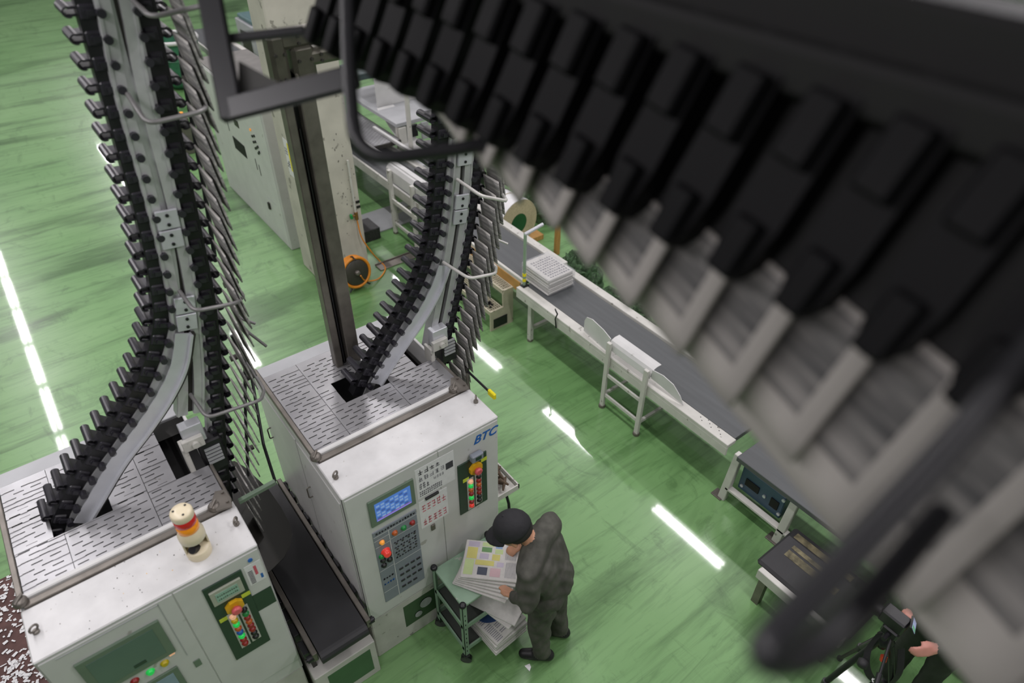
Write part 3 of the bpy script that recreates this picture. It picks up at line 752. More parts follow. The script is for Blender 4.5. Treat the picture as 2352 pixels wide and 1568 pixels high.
def trunk(name, label, Yc, rail, left, right, guide, clamps, group, plabel, pitch, ntop, base, pw, phh, xo, tl, axr, curl):
    t = thing(name, label, 'gripper conveyor', base)
    R, _ = smoothpath(rail, 50); 
    for off, nm in ((-0.045, 'rail'), (0.045, 'rail')):
        m = MB(); m.sweep(R, 0.058, Yc-0.05, Yc+0.02, 0, off); m.sweep(R, 0.012, Yc-0.056, Yc-0.05, 0, off*1.45); m.build(nm, ALU, t)
    m = MB(); m.sweep(R, 0.05, Yc-0.02, Yc+0.03); m.build('rail_core', DARKST, t)
    for fr in clamps:
        i = int(fr*49); d = Vector((R[min(i+1, 49)][0]-R[max(i-1, 0)][0], 0, R[min(i+1, 49)][1]-R[max(i-1, 0)][1])).normalized(); nn = Vector((-d.z, 0, d.x))
        for sgn in (-1, 1):
            c = Vector((R[i][0], Yc-0.066, R[i][1]))+d*sgn*0.052
            m = MB(); m.obox(c, nn*0.05, Vector((0, 0.008, 0)), d*0.048, 0, 0.003); cl = m.build('clamp_plate', ALUL, t)
            for q in (-0.024, 0.024):
                m = MB(); cc = c+d*q; m.cyl(cc+Vector((0, -0.006, 0)), cc+Vector((0, -0.014, 0)), 0.009, n=6); m.build('bolt', BLACK, cl)
    Lp, Ll = smoothpath(left, 80); Rp, Rl = smoothpath(right, 80)
    m = MB(); m.sweep(Lp, 0.075, Yc-0.02, Yc+0.05); m.build('chain', BLACK, t)
    m = MB(); m.sweep(Rp, 0.08, Yc-0.02, Yc+0.05); m.build('chain', BLACK, t)
    sg = 1 if (Lp[40][1]-Lp[0][1]) < 0 else -1
    m = MB(); m.sweep(Lp, 0.06, Yc-0.03, Yc+0.01, 0, 0.07*sg); m.build('chain_track', ALU, t)
    m = MB(); m.sweep(Rp, 0.03, Yc-0.03, Yc+0.01, 0, -0.055*sg); m.build('chain_track', ALU, t)
    # pale guide strip beside the left chain
    Gp, Gl = smoothpath(guide, 40)
    m = MB(); m.sweep(Gp, 0.075, Yc-0.075, Yc-0.068); m.sweep(Gp, 0.012, Yc-0.10, Yc-0.06, 0, 0.04); m.build('curved_guide', ALUL, t)
    m = MB(); m.sweep(Gp, 0.02, Yc-0.085, Yc-0.04, 0, -0.046 if False else 0.052); m.build('guide_edge', DARKST, t)
    def along(P, L, side, tt):
        n = int(L/pitch)
        for k in range(n):
            f = (k+0.5)*pitch/L*79; i = int(f); u = f-i; i2 = min(i+1, 79)
            p = P[i]*(1-u)+P[i2]*u; d = P[min(i2+1, 79)]-P[max(i-1, 0)]; d = Vector((d[0], 0, d[1])).normalized()
            out = Vector((-d.z, 0, d.x))
            if out.x*side < 0: out = -out
            tt(k, n, Vector((p[0], Yc, p[1])), d, out)
    def gl(k, n, p, d, out):
        y = Vector((0, 1, 0)); place(GRIPME, 'gripper', t, p+out*0.015, y.cross(out), y, out)
    along(Lp, Ll, -1, gl)
    papers = []
    SH = sheet_mesh(name+'_newspaper', pw, phh, 0.007, NEWS_T, curl, 3, 5, 0.003)
    SH2 = sheet_mesh(name+'_newspaper_b', pw, phh*0.94, 0.009, NEWS_T, curl*1.5, 3, 5, 0.001)
    def grr(k, n, p, d, out):
        y = Vector((0, 1, 0)); place(GRIPME, 'gripper', t, p+out*0.01+Vector((0, -0.0, 0)), y.cross(out), y, out)
        if k < ntop: return
        pos = p+Vector((xo+rnd.uniform(-.0015, .0015), -0.01, -0.005))
        tilt = rnd.uniform(*tl)
        ax = Vector((rnd.uniform(*axr), -1, rnd.uniform(-0.05, 0.0))); ay = Vector((sin(tilt), 0, -cos(tilt)))
        ax = (ax-ay*ax.dot(ay)/ay.dot(ay)).normalized(); az = ax.cross(ay)
        o = place(rnd.choice((SH, SH2)), 'newspaper', None, pos, ax, ay, az)
        tag(o, plabel, 'newspaper', group)
        papers.append(o)
    along(Rp, Rl, 1, grr)
    return t
YC = 3.40
A_rail = px_path([(222, -140), (262, 20), (300, 210), (365, 450), (408, 640), (424, 760), (432, 860), (432, 940)], YC)
A_left = px_path([(160, -140), (192, 0), (285, 330), (336, 520), (360, 650), (366, 750), (325, 880), (250, 1000), (180, 1100), (140, 1180), (125, 1235)], YC)
A_right = px_path([(285, -140), (330, 0), (400, 330), (440, 520), (468, 650), (484, 760), (495, 900), (505, 1050), (520, 1160)], YC)
A_guide = px_path([(420, 765), (408, 840), (375, 910), (325, 985), (268, 1060), (220, 1140), (185, 1200)], YC-0.07)
tA = trunk('gripper_conveyor', 'tall gripper conveyor curving down into the left machine', YC, A_rail, A_left, A_right, A_guide, (0.52, 0.72), 'newspapers on the left conveyor', 'folded newspaper hanging on the tall conveyor that feeds the left machine', 0.1, 0, (0.3, YC, 1.9), 0.19, 0.30, 0.08, (0.115, 0.135), (-0.02, 0.02), 0.0)
B_rail = px_path([(1062, 150), (1056, 300), (1050, 420), (1040, 520), (1020, 640), (1000, 745), (992, 790)], YC)
B_left = px_path([(1015, 180), (1012, 330), (1000, 480), (985, 570), (955, 655), (912, 735), (868, 805), (835, 865), (818, 905)], YC)
B_right = px_path([(1108, 220), (1092, 380), (1080, 480), (1064, 580), (1048, 660), (1030, 740), (1012, 830), (1005, 880)], YC)
B_guide = px_path([(1018, 610), (1000, 660), (965, 725), (920, 790), (880, 850), (862, 880)], YC-0.07)
tB = trunk('gripper_conveyor', 'gripper conveyor with a pale curved guide entering the top of the BTC machine', YC, B_rail, B_left, B_right, B_guide, (0.25, 0.45), 'newspapers on the middle conveyor', 'folded newspaper hanging on the conveyor that feeds the BTC machine', 0.09, 0, (1.9, YC, 1.9), 0.155, 0.34, 0.06, (0.115, 0.135), (-0.02, 0.02), 0.0)
# drive blocks where the trunks meet the decks
def drive(parent, px, py, Y):
    c = onY(px, py, Y); x, z = c[0], c[2]
    m = MB(); m.box(x-0.10, x+0.02, Y-0.09, Y-0.02, z-0.02, z+0.12, 0, 0.004); m.build('bearing_block', ALUL, parent)
    m = MB(); m.box(x-0.12, x+0.0, Y-0.12, Y-0.09, z-0.03, z+0.05, 0, 0.004)
    m.cyl((x-0.05, Y-0.12, z+0.01), (x-0.05, Y-0.14, z+0.01), 0.02); m.build('bearing_plate', WHITE2, parent)
    m = MB(); m.box(x-0.13, x-0.10, Y-0.10, Y-0.0, ZT+0.0, z-0.02, 0, 0.004); m.build('bracket', WHITE2, parent)
    m = MB(); m.box(x-0.04, x+0.09, Y-0.09, Y+0.05, ZT-0.06, z-0.04, 0, 0.01); mo = m.build('motor', BLACK, parent)
    for k in range(5):
        m = MB(); zz = ZT+0.02+k*0.028; m.box(x-0.02, x+0.07, Y-0.10, Y-0.09, zz, zz+0.014); m.build('cooling_fin', GREYW, mo)
drive(tA, 455, 985, YC-0.02)
drive(tB, 1008, 768, YC-0.02)
# guard loops, traced from the photograph around the hanging papers
def pxl(spec):
    return [onY(x, y, Y) for x, y, Y in spec]
TR_ = 0.0105
loop(tA, pxl([(292, 215, 3.33), (338, 285, 3.12), (468, 255, 3.15), (480, 225, 3.35), (440, 172, 3.6)]), TR_, TUBE, 0.05)
loop(tA, pxl([(300, -5, 3.33), (345, 40, 3.12), (480, 10, 3.15), (500, -20, 3.35), (460, -70, 3.6)]), TR_, TUBE, 0.05)
loop(tA, pxl([(412, 668, 3.33), (446, 715, 3.12), (545, 695, 3.15), (560, 680, 3.35), (530, 640, 3.6)]), TR_, TUBE, 0.05)
loop(tA, pxl([(437, 905, 3.33), (475, 960, 3.12), (600, 918, 3.15), (607, 895, 3.35), (560, 820, 3.6)]), TR_, TUBE, 0.05)
loop(tA, pxl([(535, 700, 3.6), (560, 755, 3.55), (612, 795, 3.5)]), 0.009, TUBE, 0.05)
loop(tA, pxl([(525, 690, 3.6), (548, 730, 3.55), (587, 743, 3.5)]), 0.009, TUBE, 0.05)
loop(tA, pxl([(408, -60, 3.62), (418, 150, 3.62), (470, 440, 3.62), (495, 600, 3.62)]), 0.012, TUBED, 0.02, 'hanger_rod')
loop(tA, pxl([(562, 812, 3.5), (564, 960, 3.5), (570, 1092, 3.5)]), 0.010, TUBED, 0.02, 'hanger_rod')
loop(tA, pxl([(532, 770, 3.62), (575, 850, 3.62), (640, 1000, 3.3) if False else (605, 1020, 3.3), (632, 1105, 3.2)]), 0.010, TUBED, 0.02, 'hanger_rod')
for q in ((540, 820), (572, 866), (572, 1030)):
    m = MB(); c = onY(q[0], q[1], 3.55); m.cyl(c-np.array([0.03, 0, 0]), c+np.array([0.03, 0, 0]), 0.018, n=10); m.build('rod_clamp', DARKST, tA)
m = MB(); a = onY(548, 1152, 3.05); b = onY(632, 1106, 3.05); m.obox((a+b)/2, (b-a)/2, (0, 0.014, 0), (0, 0, 0.016), 0, 0.004); m.build('cross_bar', GREENG, tA)
c0 = onY(440, 180, 3.6); m = MB(); m.cyl(c0-np.array([0.04, 0, 0]), c0+np.array([0.04, 0, 0]), 0.02); m.build('rod_clamp', DARKST, tA)
c0 = onY(530, 650, 3.6); m = MB(); m.cyl(c0-np.array([0.04, 0, 0]), c0+np.array([0.04, 0, 0]), 0.018); m.build('rod_clamp', DARKST, tA)
loop(tB, pxl([(1018, 602, 3.33), (1078, 640, 3.08), (1138, 628, 3.1), (1140, 612, 3.3), (1108, 590, 3.45)]), TR_, TUBEL, 0.05)
loop(tB, pxl([(1050, 412, 3.33), (1105, 450, 3.08), (1165, 462, 3.1), (1150, 440, 3.3)]), TR_, TUBEL, 0.05)
loop(tB, pxl([(1112, 520, 3.5), (1130, 545, 3.45), (1166, 560, 3.4)]), 0.008, TUBEL, 0.04)
m = MB(); a = onX(1072, 850, 2.08); b = onX(1130, 905, 2.08); m.cyl(a, b, 0.009); rb = m.build('barrier_rod', TUBED, tB)
m = MB(); m.obox(b, (0.012, 0, 0), (0, 0.04, 0), (0, 0, 0.025), 0, 0.006); m.build('yellow_tip', YELB, rb)
m = MB(); m.cyl(a+np.array([0, 0, -0.03]), a+np.array([0, 0, 0.03]), 0.02); m.build('rod_joint', DARKST, rb)
m = MB(); a2 = onX(1058, 890, 2.0); m.cyl((2.02, 3.12, 1.45), (2.08, a[1], a[2]), 0.012); m.box(1.875, 2.04, 3.08, 3.14, 1.42, 1.47, 0, 0.003); m.build('rod_bracket', STEEL, tB)

# ------------------------------------------------------------------ steel hanger post on the BTC machine
po = thing('hanger_post', 'worn double-channel steel post rising from the back of the BTC machine', 'post', (1.27, 3.65, 1.9))
ptop = 3.90
for (x0_, x1_, y0_, y1_) in ((1.25, 1.30, 3.62, 3.70), (1.335, 1.425, 3.60, 3.70)):
    m = MB(); m.box(x0_, x1_, y0_, y1_, 1.888, ptop, 0, 0.006); m.build('channel', STEEL, po)
m = MB(); m.box(1.301, 1.334, 3.655, 3.69, 1.888, ptop); m.build('slot_web', VBLACK, po)
m = MB(); m.tube([(1.317, 3.64, 1.9), (1.314, 3.64, 2.6), (1.32, 3.64, 3.1), (1.316, 3.64, 3.6)], 0.006); m.build('cable', BLACK, po)
for nm, (x0_, x1_, z0_, z1_) in (('corner_joint', (1.225, 1.315, 3.79, 4.10)), ('corner_joint', (1.335, 1.46, 3.80, 4.03)), ('head_beam', (1.28, 1.68, 4.02, 4.11)), ('head_beam', (1.42, 1.70, 3.92, 4.0))):
    m = MB(); m.box(x0_, x1_, 3.595, 3.70, z0_, z1_, 0, 0.02); j = m.build(nm, pm('olive_cast_steel', (92, 90, 80), 0.45, 0.5, 0.2, 12), po)
    for q in ((0.25, 0.3), (0.25, 0.7), (0.6, 0.3), (0.8, 0.7)):
        m = MB(); cx_ = x0_+(x1_-x0_)*q[0]; cz_ = z0_+(z1_-z0_)*q[1]; m.cyl((cx_, 3.595, cz_), (cx_, 3.585, cz_), 0.009, n=6); m.build('bolt', DARKST, j)

# ------------------------------------------------------------------ control cabinet and concrete column at the back
cb = thing('control_cabinet', 'tall white control cabinet with display and buttons in front of the concrete column', 'cabinet', (2.95, 9.6, 0))
m = MB(); m.box(2.595, 3.35, 8.39, 10.82, 0.0, 1.97, 0, 0.01); m.build('body', WHITE, cb)
m = MB(); m.box(2.60, 3.35, 8.395, 10.815, 1.97, 1.985); m.build('top', pm('dusty_grey_top', (112, 110, 106), 0.7), cb)
def sidepanel(parent, nm, y0, y1, z0, z1, mat, X=2.595, proud=0.006):
    m = MB(); m.box(X-proud, X+0.002, y0, y1, z0, z1, 0, 0.002); return m.build(nm, mat, parent)
dd = sidepanel(cb, 'door', 8.43, 10.79, 0.06, 1.94, WHITE)
sidepanel(dd, 'display', 9.42, 9.87, 0.98, 1.16, VBLACK, 2.589)
sidepanel(dd, 'display', 9.45, 9.62, 1.40, 1.50, DARKST, 2.589)
for i, (y, z) in enumerate([(8.95, 1.55), (8.93, 1.47), (8.85, 1.50), (8.93, 1.39), (8.85, 1.42), (8.91, 1.31), (8.85, 1.34), (8.80, 1.37), (8.83, 1.27), (8.79, 1.30)]):
    m = MB(); m.cyl((2.589, y, z), (2.575, y, z), 0.018, n=10); m.build('button', BLACK if i else L_ORANGE, dd)
for (y, z) in ((10.05, 1.3), (9.95, 1.2), (9.05, 0.95), (8.95, 0.9)):
    sidepanel(dd, 'vent_slot', y, y+0.025, z, z+0.16, VBLACK, 2.589, 0.002)
sidepanel(dd, 'seam', 8.62, 8.9, 0.605, 0.612, GREYW, 2.589, 0.003)
m = MB(); m.box(2.565, 2.592, 8.87, 8.92, 0.43, 0.53, 0, 0.004); m.build('lock', DARKST, dd)
cc = thing('concrete_column', 'square painted concrete column with a yellow-topped notice and air pipe', 'column', (2.95, 7.72, 0))
m = MB(); m.box(2.575, 3.31, 7.5, 7.96, 0.0, 6.6, 0, 0.015); m.build('shaft', CONC, cc)
ns = sidepanel(cc, 'notice', 7.575, 7.74, 1.40, 1.86, PAPERW, 2.575, 0.003)
sidepanel(ns, 'yellow_field', 7.58, 7.635, 1.48, 1.83, YELB, 2.572, 0.002)
marks(glyphs(7.65, 7.73, 1.5, 1.6, 2, 0, 80)+glyphs(7.65, 7.73, 1.66, 1.76, 2, 1, 81), 'printing', [INK, INKL], ns, lambda u, v, d: (2.5705-d, u, v))
m = MB(); m.cyl((3.215, 7.47, 0.80), (3.215, 7.47, 1.5), 0.014); ap = m.build('air_pipe', WHITE2, cc)
m = MB(); m.cyl((3.215, 7.46, 0.70), (3.215, 7.46, 0.80), 0.024); m.cyl((3.16, 7.46, 0.76), (3.215, 7.46, 0.76), 0.014); m.build('valve', pm('brass', (140, 104, 60), 0.4, 0.6), ap)
m = MB(); m.box(3.13, 3.16, 7.44, 7.48, 0.73, 0.79, 0, 0.004); m.build('valve_handle', D_GREEN, ap)
for z_ in (0.9, 0.83):
    m = MB(); m.box(3.25, 3.3, 7.485, 7.5, z_, z_+0.03); m.build('tape', BLACK, cc)
r = []
for k in range(40):
    x = 3.0+rnd.gauss(0.12, 0.09); z = rnd.gauss(1.15, 0.35); s_ = rnd.uniform(0.004, 0.016)
    if x < 3.28 and z > 0.1: r.append((x, x+s_, z, z+s_*rnd.uniform(.8, 2), 0))
o = marks(r, 'scuff_marks', [pm('scuff', (128, 124, 116), 0.8)], cc, FR(7.5)); o['kind'] = 'stuff'
# air hose reel
hr = thing('hose_reel', 'orange air hose reel standing at the foot of the concrete column', 'hose reel', (2.90, 7.05, 0))
ctr = Vector((2.90, 7.05, 0.24)); axd = Vector((0.1, -0.97, 0.2)).normalized()
for k in range(5):
    m = MB(); c = ctr+axd*(-0.05+k*0.024); a = axd.orthogonal().normalized(); b_ = axd.cross(a)
    m.tube([c+a*0.19*cos(t)+b_*0.19*sin(t) for t in [2*pi*q/28 for q in range(28)]], 0.02, 8, 0, True); m.build('hose_turn', pm('orange_hose', (206, 128, 28), 0.45, var=0.12, scale=20), hr)
m = MB(); m.lathe([(0.175, -0.055), (0.175, 0.05), (0.155, 0.066), (0.04, 0.066)], ctr, axd, 24); dk = m.build('drum', pm('dark_drum', (52, 50, 42), 0.5), hr)
m = MB(); m.lathe([(0.035, 0.066), (0.03, 0.10), (0.012, 0.104)], ctr, axd, 12); m.build('hub', STEEL, dk)
for s_ in (-1, 1):
    m = MB(); p = ctr+axd*0.06; q = axd.cross(Vector((0, 0, 1))).normalized(); m.tube(fillet([p+Vector((0, 0, 0.0)), p+q*s_*0.08+Vector((0, 0, -0.16)), p+q*s_*0.15+axd*0.02+Vector((0, 0, -0.23))], 0.03), 0.012, 6); m.build('foot', BLACK, hr)
m = MB(); m.tube([ctr+Vector((0, 0, 0.19))+axd*-0.08, ctr+Vector((0, 0, 0.225)), ctr+Vector((0, 0, 0.19))+axd*0.08], 0.01); m.build('carry_handle', BLACK, hr)
hp = [(3.215, 7.46, 0.69), (3.22, 7.40, 0.45), (3.32, 7.36, 0.2), (3.42, 7.4, 0.03), (3.40, 7.2, 0.014), (3.2, 7.03, 0.02), (3.0, 6.98, 0.1), (2.92, 6.92, 0.24)]
H2, _ = smoothpath(hp, 40)
m = MB(); m.tube([tuple(p) for p in H2], 0.009, 8)
m.build('free_hose', pm('orange_hose', (206, 128, 28)), hr)

# ------------------------------------------------------------------ delivery belt line on the right
def leg_post(parent, x, y, z1, w_=0.05, d_=0.04, nm='leg', mat=None):
    m = MB(); m.box(x-d_/2, x+d_/2, y-w_/2, y+w_/2, 0.02, z1, 0, 0.004); o = m.build(nm, mat or WHITE2, parent)
    m = MB(); m.cyl((x, y, 0.0), (x, y, 0.03), 0.035, n=12); m.build('levelling_foot', STEEL, o)
    return o
ZB = 0.66
def belt_section(name, label, y0, y1, x0=3.95, x1=4.68, z=ZB, legs=(), rail=WHITE2, rw=0.115):
    t = thing(name, label, 'conveyor', ((x0+x1)/2, (y0+y1)/2, 0))
    m = MB(); m.box(x0+rw+0.01, x1-0.11, y0+0.02, y1-0.02, z-0.05, z+0.004, 0, 0.003); m.build('belt', BELT, t)
    m = MB(); m.box(x0, x0+rw, y0, y1, z-0.03, z+0.012, 0, 0.004); m.box(x0, x0+0.02, y0, y1, z-0.12, z-0.028, 0, 0.003); m.build('side_rail', rail, t)
    m = MB(); m.box(x1-0.10, x1, y0, y1, z-0.03, z+0.03, 0, 0.004); m.box(x1-0.02, x1, y0, y1, z-0.12, z-0.03, 0, 0.003); m.build('side_rail', rail, t)
    for y in legs:
        for x in (x0+0.06, x1-0.06): leg_post(t, x, y, z-0.03, 0.06, 0.05)
        m = MB(); m.box(x0+0.06, x1-0.06, y-0.02, y+0.02, 0.16, 0.2); m.build('stretcher', rail, t)
    return t
s2_ = belt_section('belt_conveyor', 'grey belt conveyor section carrying the wrapped newspaper bundle', 2.08, 5.06, legs=(4.86,))
r = []
for k in range(16):
    y = 2.2+k*0.035*(1 if k < 8 else 1.2)+(0.0 if k < 8 else 1.2); r.append((4.0+0.025*(k % 3), 4.008+0.025*(k % 3), y, y+0.01, 0))
marks(r, 'rail_holes', [VBLACK], s2_, lambda u, v, d: (u, v, ZB+0.0125+d*.2))['kind'] = 'stuff'
m = MB(); hk = onX(1275, 715, 3.94); m.tube([hk+np.array([0, 0.0, 0.03]), hk+np.array([-0.02, -0.03, 0.04]), hk+np.array([-0.01, -0.05, 0.0]), hk+np.array([-0.01, -0.02, -0.08]), hk+np.array([0.0, -0.03, -0.2])], 0.008); m.build('cable_hook', BLACK, s2_)
# guard tunnel with flared ends
for y in (3.55, 3.05):
    leg_post(s2_, 3.93, y, 0.86, 0.05, 0.035)
for q in (0.17, 0.44):
    m = MB(); m.box(3.92, 3.94, 3.08, 3.52, q, q+0.035); m.build('stretcher', WHITE2, s2_)
for y in (3.55, 3.05):
    m = MB(); m.box(3.95, 4.5, y-0.015, y+0.015, 0.16, 0.19); m.build('cross_stretcher', WHITE2, s2_)
def curved_plate(parent, nm, prof, y0, y1, mat, th=0.006):
    m = MB(); n = len(prof); vs = []
    for y in (y0, y1):
        for (x, z) in prof: vs.append((x, y, z))
        for (x, z) in prof[::-1]: vs.append((x, y, z-th))
    N_ = 2*n
    fs = [tuple(range(N_))[::-1], tuple(range(N_, 2*N_))]+[(k, (k+1) % N_, N_+(k+1) % N_, N_+k) for k in range(N_)]
    m.add(vs, fs); return m.build(nm, mat, parent)
curved_plate(s2_, 'guard_cover', [(3.955, 0.76), (3.965, 0.82), (3.985, 0.85), (4.03, 0.865), (4.09, 0.865)], 3.02, 3.58, WHITE)
m = MB(); m.prism([(3.58, 0.87), (3.70, 0.90), (3.88, 0.91), (3.97, 0.88), (4.0, 0.82), (4.0, 0.69), (3.60, 0.69)], lambda u, v, d: (3.97+d+(u-3.58)*0.10, u, v), 0, 0.008); m.build('guard_flap', WHITE, s2_)
m = MB(); m.prism([(3.02, 0.86), (2.90, 0.87), (2.78, 0.84), (2.69, 0.76), (2.64, 0.68), (2.9, 0.74), (3.02, 0.76)], lambda u, v, d: (3.97+d+(3.02-u)*0.10, u, v), 0, 0.008); m.build('guard_flap', WHITE, s2_)
# upright photocell stand with yellow bands
gs = thing('sensor_stand', 'thin upright steel sensor stand with yellow bands beside the bundle', 'stand', (4.04, 5.03, ZB))
b0 = np.array([4.04, 5.03, ZB+0.012]); 
m = MB(); m.cyl(b0, b0+np.array([0, 0, 0.66]), 0.018); m.build('upright', pm('greenish_steel', (150, 172, 150), 0.4, 0.2), gs)
m = MB(); m.cyl(b0+np.array([-0.01, 0, 0.66]), b0+np.array([0.24, 0.0, 0.70]), 0.02); m.build('arm', ALUL, gs)
for z_ in (0.06, 0.13):
    m = MB(); m.cyl(b0+np.array([0, 0, z_]), b0+np.array([0, 0, z_+0.035]), 0.0215); m.build('band', YELB, gs)
m = MB(); m.box(4.0, 4.08, 4.99, 5.055, ZB+0.0125, ZB+0.022); m.build('foot_plate', BLACK, gs)
# bundle wrapped in film
bu = thing('newspaper_bundle', 'stack of newspapers wrapped in clear film on the grey belt', 'bundle', (4.33, 4.92, ZB))
for k in range(9):
    m = MB(); z0_ = ZB+0.005+k*0.023; j = rnd.uniform(-0.008, 0.008); m.box(4.13+j, 4.49+j, 4.71-j, 5.17-j, z0_, z0_+0.021, 0, 0.008); m.build('newspaper', PAPER, bu)
r = []
for k in range(9): r += glyphs(4.17, 4.46, 4.74+k*0.042, 4.765+k*0.042, 9, 1, 200+k, .2)
marks(r, 'printing', [INK, INKL], bu, lambda u, v, d: (u, v, ZB+0.213+d))['kind'] = 'stuff'
FILM = bpy.data.materials.new('clear_film'); FILM.use_nodes = True
_b = FILM.node_tree.nodes['Principled BSDF']; _b.inputs['Base Color'].default_value = (0.9, 0.92, 0.95, 1); _b.inputs['Roughness'].default_value = 0.2; _b.inputs['Alpha'].default_value = 0.22
_n = FILM.node_tree.nodes.new('ShaderNodeTexNoise'); _n.inputs['Scale'].default_value = 22; _n.inputs['Distortion'].default_value = 2
_bp = FILM.node_tree.nodes.new('ShaderNodeBump'); _bp.inputs['Strength'].default_value = 0.9; _bp.inputs['Distance'].default_value = 0.02
FILM.node_tree.links.new(_n.outputs['Fac'], _bp.inputs['Height']); FILM.node_tree.links.new(_bp.outputs[0], _b.inputs['Normal'])
m = MB(); m.box(4.115, 4.505, 4.69, 5.19, ZB+0.004, ZB+0.222, 0, 0.014); m.build('film_wrap', FILM, bu)
# second part of the line: low frame, blue box, black belt
s3_ = thing('conveyor_frame', 'white conveyor end frame with angled legs standing past the guard', 'frame', (4.2, 1.7, 0))
for y0_, y1_ in ((1.93, 2.06), (1.36, 1.46)):
    m = MB(); m.obox((4.0, (y0_+y1_)/2, 0.31), (0.03, 0, 0), (0, 0.035, 0), (0, (y0_-y1_)*0.15, 0.31), 0, 0.005); lg = m.build('leg', WHITE2, s3_)
    m = MB(); m.box(3.95, 4.05, y1_-0.06, y1_+0.05, 0.0, 0.014, 0, 0.003); m.build('foot_plate', STEEL, lg)
m = MB(); m.box(3.97, 4.03, 1.36, 2.0, 0.16, 0.18); m.build('lower_rail', WHITE2, s3_)
m = MB(); m.box(3.95, 4.68, -0.6, 1.97, 0.58, 0.63, 0, 0.004); m.build('deck', BELT, s3_)
for x_ in (4.62,):
    for y_ in (1.9, 0.4):
        m = MB(); m.box(x_-0.02, x_+0.02, y_-0.03, y_+0.03, 0, 0.58); m.build('leg', WHITE2, s3_)
m = MB(); m.box(3.955, 3.99, 0.25, 0.32, 0, 0.58); m.build('leg', WHITE2, s3_)
bb = thing('control_box', 'blue-grey control box under the white conveyor frame', 'control box', (4.15, 1.73, 0.18))
m = MB(); m.box(4.06, 4.30, 1.50, 1.94, 0.18, 0.46, 0, 0.008); m.build('housing', pm('blue_grey_paint', (58, 82, 104), 0.4), bb)
for (y0_, y1_, z0_, z1_) in ((1.74, 1.88, 0.28, 0.36), (1.54, 1.62, 0.26, 0.36)):
    m = MB(); m.box(4.05, 4.062, y0_, y1_, z0_, z1_, 0, 0.002); m.build('display', VBLACK, bb)
for (y, z) in ((1.68, 0.31), (1.90, 0.24), (1.515, 0.24), (1.515, 0.42)):
    m = MB(); m.cyl((4.062, y, z), (4.048, y, z), 0.016, n=10); m.build('knob', ALUL, bb)
lb_ = thing('belt_conveyor', 'low worn black belt conveyor at the foot of the blue control box', 'conveyor', (3.6, 0.9, 0))
m = MB(); m.box(3.42, 3.93, 0.5, 1.30, 0.36, 0.41, 0, 0.02); m.build('belt', BELTB, lb_)
m = MB(); m.box(3.36, 3.41, 0.52, 1.24, 0.30, 0.40, 0, 0.004); m.build('side_rail', WHITE2, lb_)
for y in (1.18, 0.6):
    m = MB(); m.box(3.37, 3.43, y-0.03, y+0.03, 0.0, 0.3); m.build('leg', STEEL, lb_)
    m = MB(); m.box(3.85, 3.9, y-0.03, y+0.03, 0.0, 0.36); m.build('leg', STEEL, lb_)
m = MB()
for (x, y, l, w_) in ((3.66, 0.98, 0.22, 0.035), (3.74, 1.02, 0.18, 0.02), (3.85, 1.0, 0.25, 0.03)):
    m.box(x-w_, x+w_, y-l, y+l, 0.4095, 0.4125, 0)
m.build('worn_patches', pm('worn_yellow', (104, 98, 74), 0.7, var=0.6, scale=20), lb_)['kind'] = 'stuff'
# upstream section
s1_ = belt_section('belt_conveyor', 'long belt conveyor running behind the concrete column towards the green sack', 5.09, 17.5, 4.085, 4.74, ZB, legs=(6.6, 8.2, 10.5, 13.0, 15.5), rw=0.035)
m = MB(); m.box(4.072, 4.084, 5.15, 6.5, ZB-0.17, ZB-0.03, 0, 0.003); m.build('wooden_skirt', WOOD, s1_)
for y in (7.35, 7.95):
    leg_post(s1_, 3.99, y, 0.98, 0.06, 0.05)
m = MB(); m.box(3.975, 4.0, 7.35, 7.95, 0.16, 0.2); m.build('stretcher', WHITE2, s1_)
m = MB(); m.box(3.975, 4.0, 7.3, 8.0, 0.5, 0.56); m.build('stretcher', WHITE2, s1_)
curved_plate(s1_, 'guard_cover', [(4.02, 0.80), (4.03, 0.95), (4.07, 1.0), (4.12, 1.01), (4.18, 1.01)], 7.1, 8.1, WHITE)
m = MB(); m.box(4.015, 4.022, 7.0, 7.25, 0.62, 1.0, 0, 0.002); m.build('guard_flap', WHITE, s1_)
m = MB(); m.box(4.10, 4.15, 7.3, 9.6, 0.98, 1.02, 0, 0.004); m.build('upper_rail', WHITE, s1_)
m = MB(); m.box(4.62, 4.67, 7.3, 9.6, 0.85, 0.9, 0, 0.004); m.build('upper_rail', WHITE, s1_)
# step stool with gratings
st = thing('step_stool', 'beige two-step stool with grating treads beside the belt conveyor', 'step stool', (3.95, 5.75, 0))
BG = BEIGE
for y in (5.27, 6.25):
    m = MB(); m.prism([(3.74, 0.0), (4.07, 0.0), (4.07, 0.51), (3.94, 0.51), (3.92, 0.46), (3.925, 0.28), (3.74, 0.28)], lambda u, v, d: (u, y+d, v), 0, 0.02); sd = m.build('side_plate', BG, st)
m = MB(); m.box(3.78, 3.98, 5.262, 5.27, 0.03, 0.16, 0, 0.002); m.build('black_label', BLACK, st)
for (x0_, x1_, z_) in ((3.74, 3.92, 0.28), (3.925, 4.07, 0.51)):
    m = MB()
    for k in range(25):
        y = 5.29+k*0.04; m.box(x0_, x1_, y, y+0.006, z_-0.03, z_)
    for k in range(7):
        x = x0_+k*(x1_-x0_-0.006)/6; m.box(x, x+0.006, 5.28, 6.26, z_-0.03, z_-0.002)
    o = m.build('grating', BG, st); o['kind'] = 'stuff'
    m = MB(); m.box(x0_-0.004, x0_+0.012, 5.28, 6.26, z_-0.05, z_+0.002); m.box(x1_-0.012, x1_, 5.28, 6.26, z_-0.05, z_+0.002); m.build('tread_frame', BG, st)
m = MB()
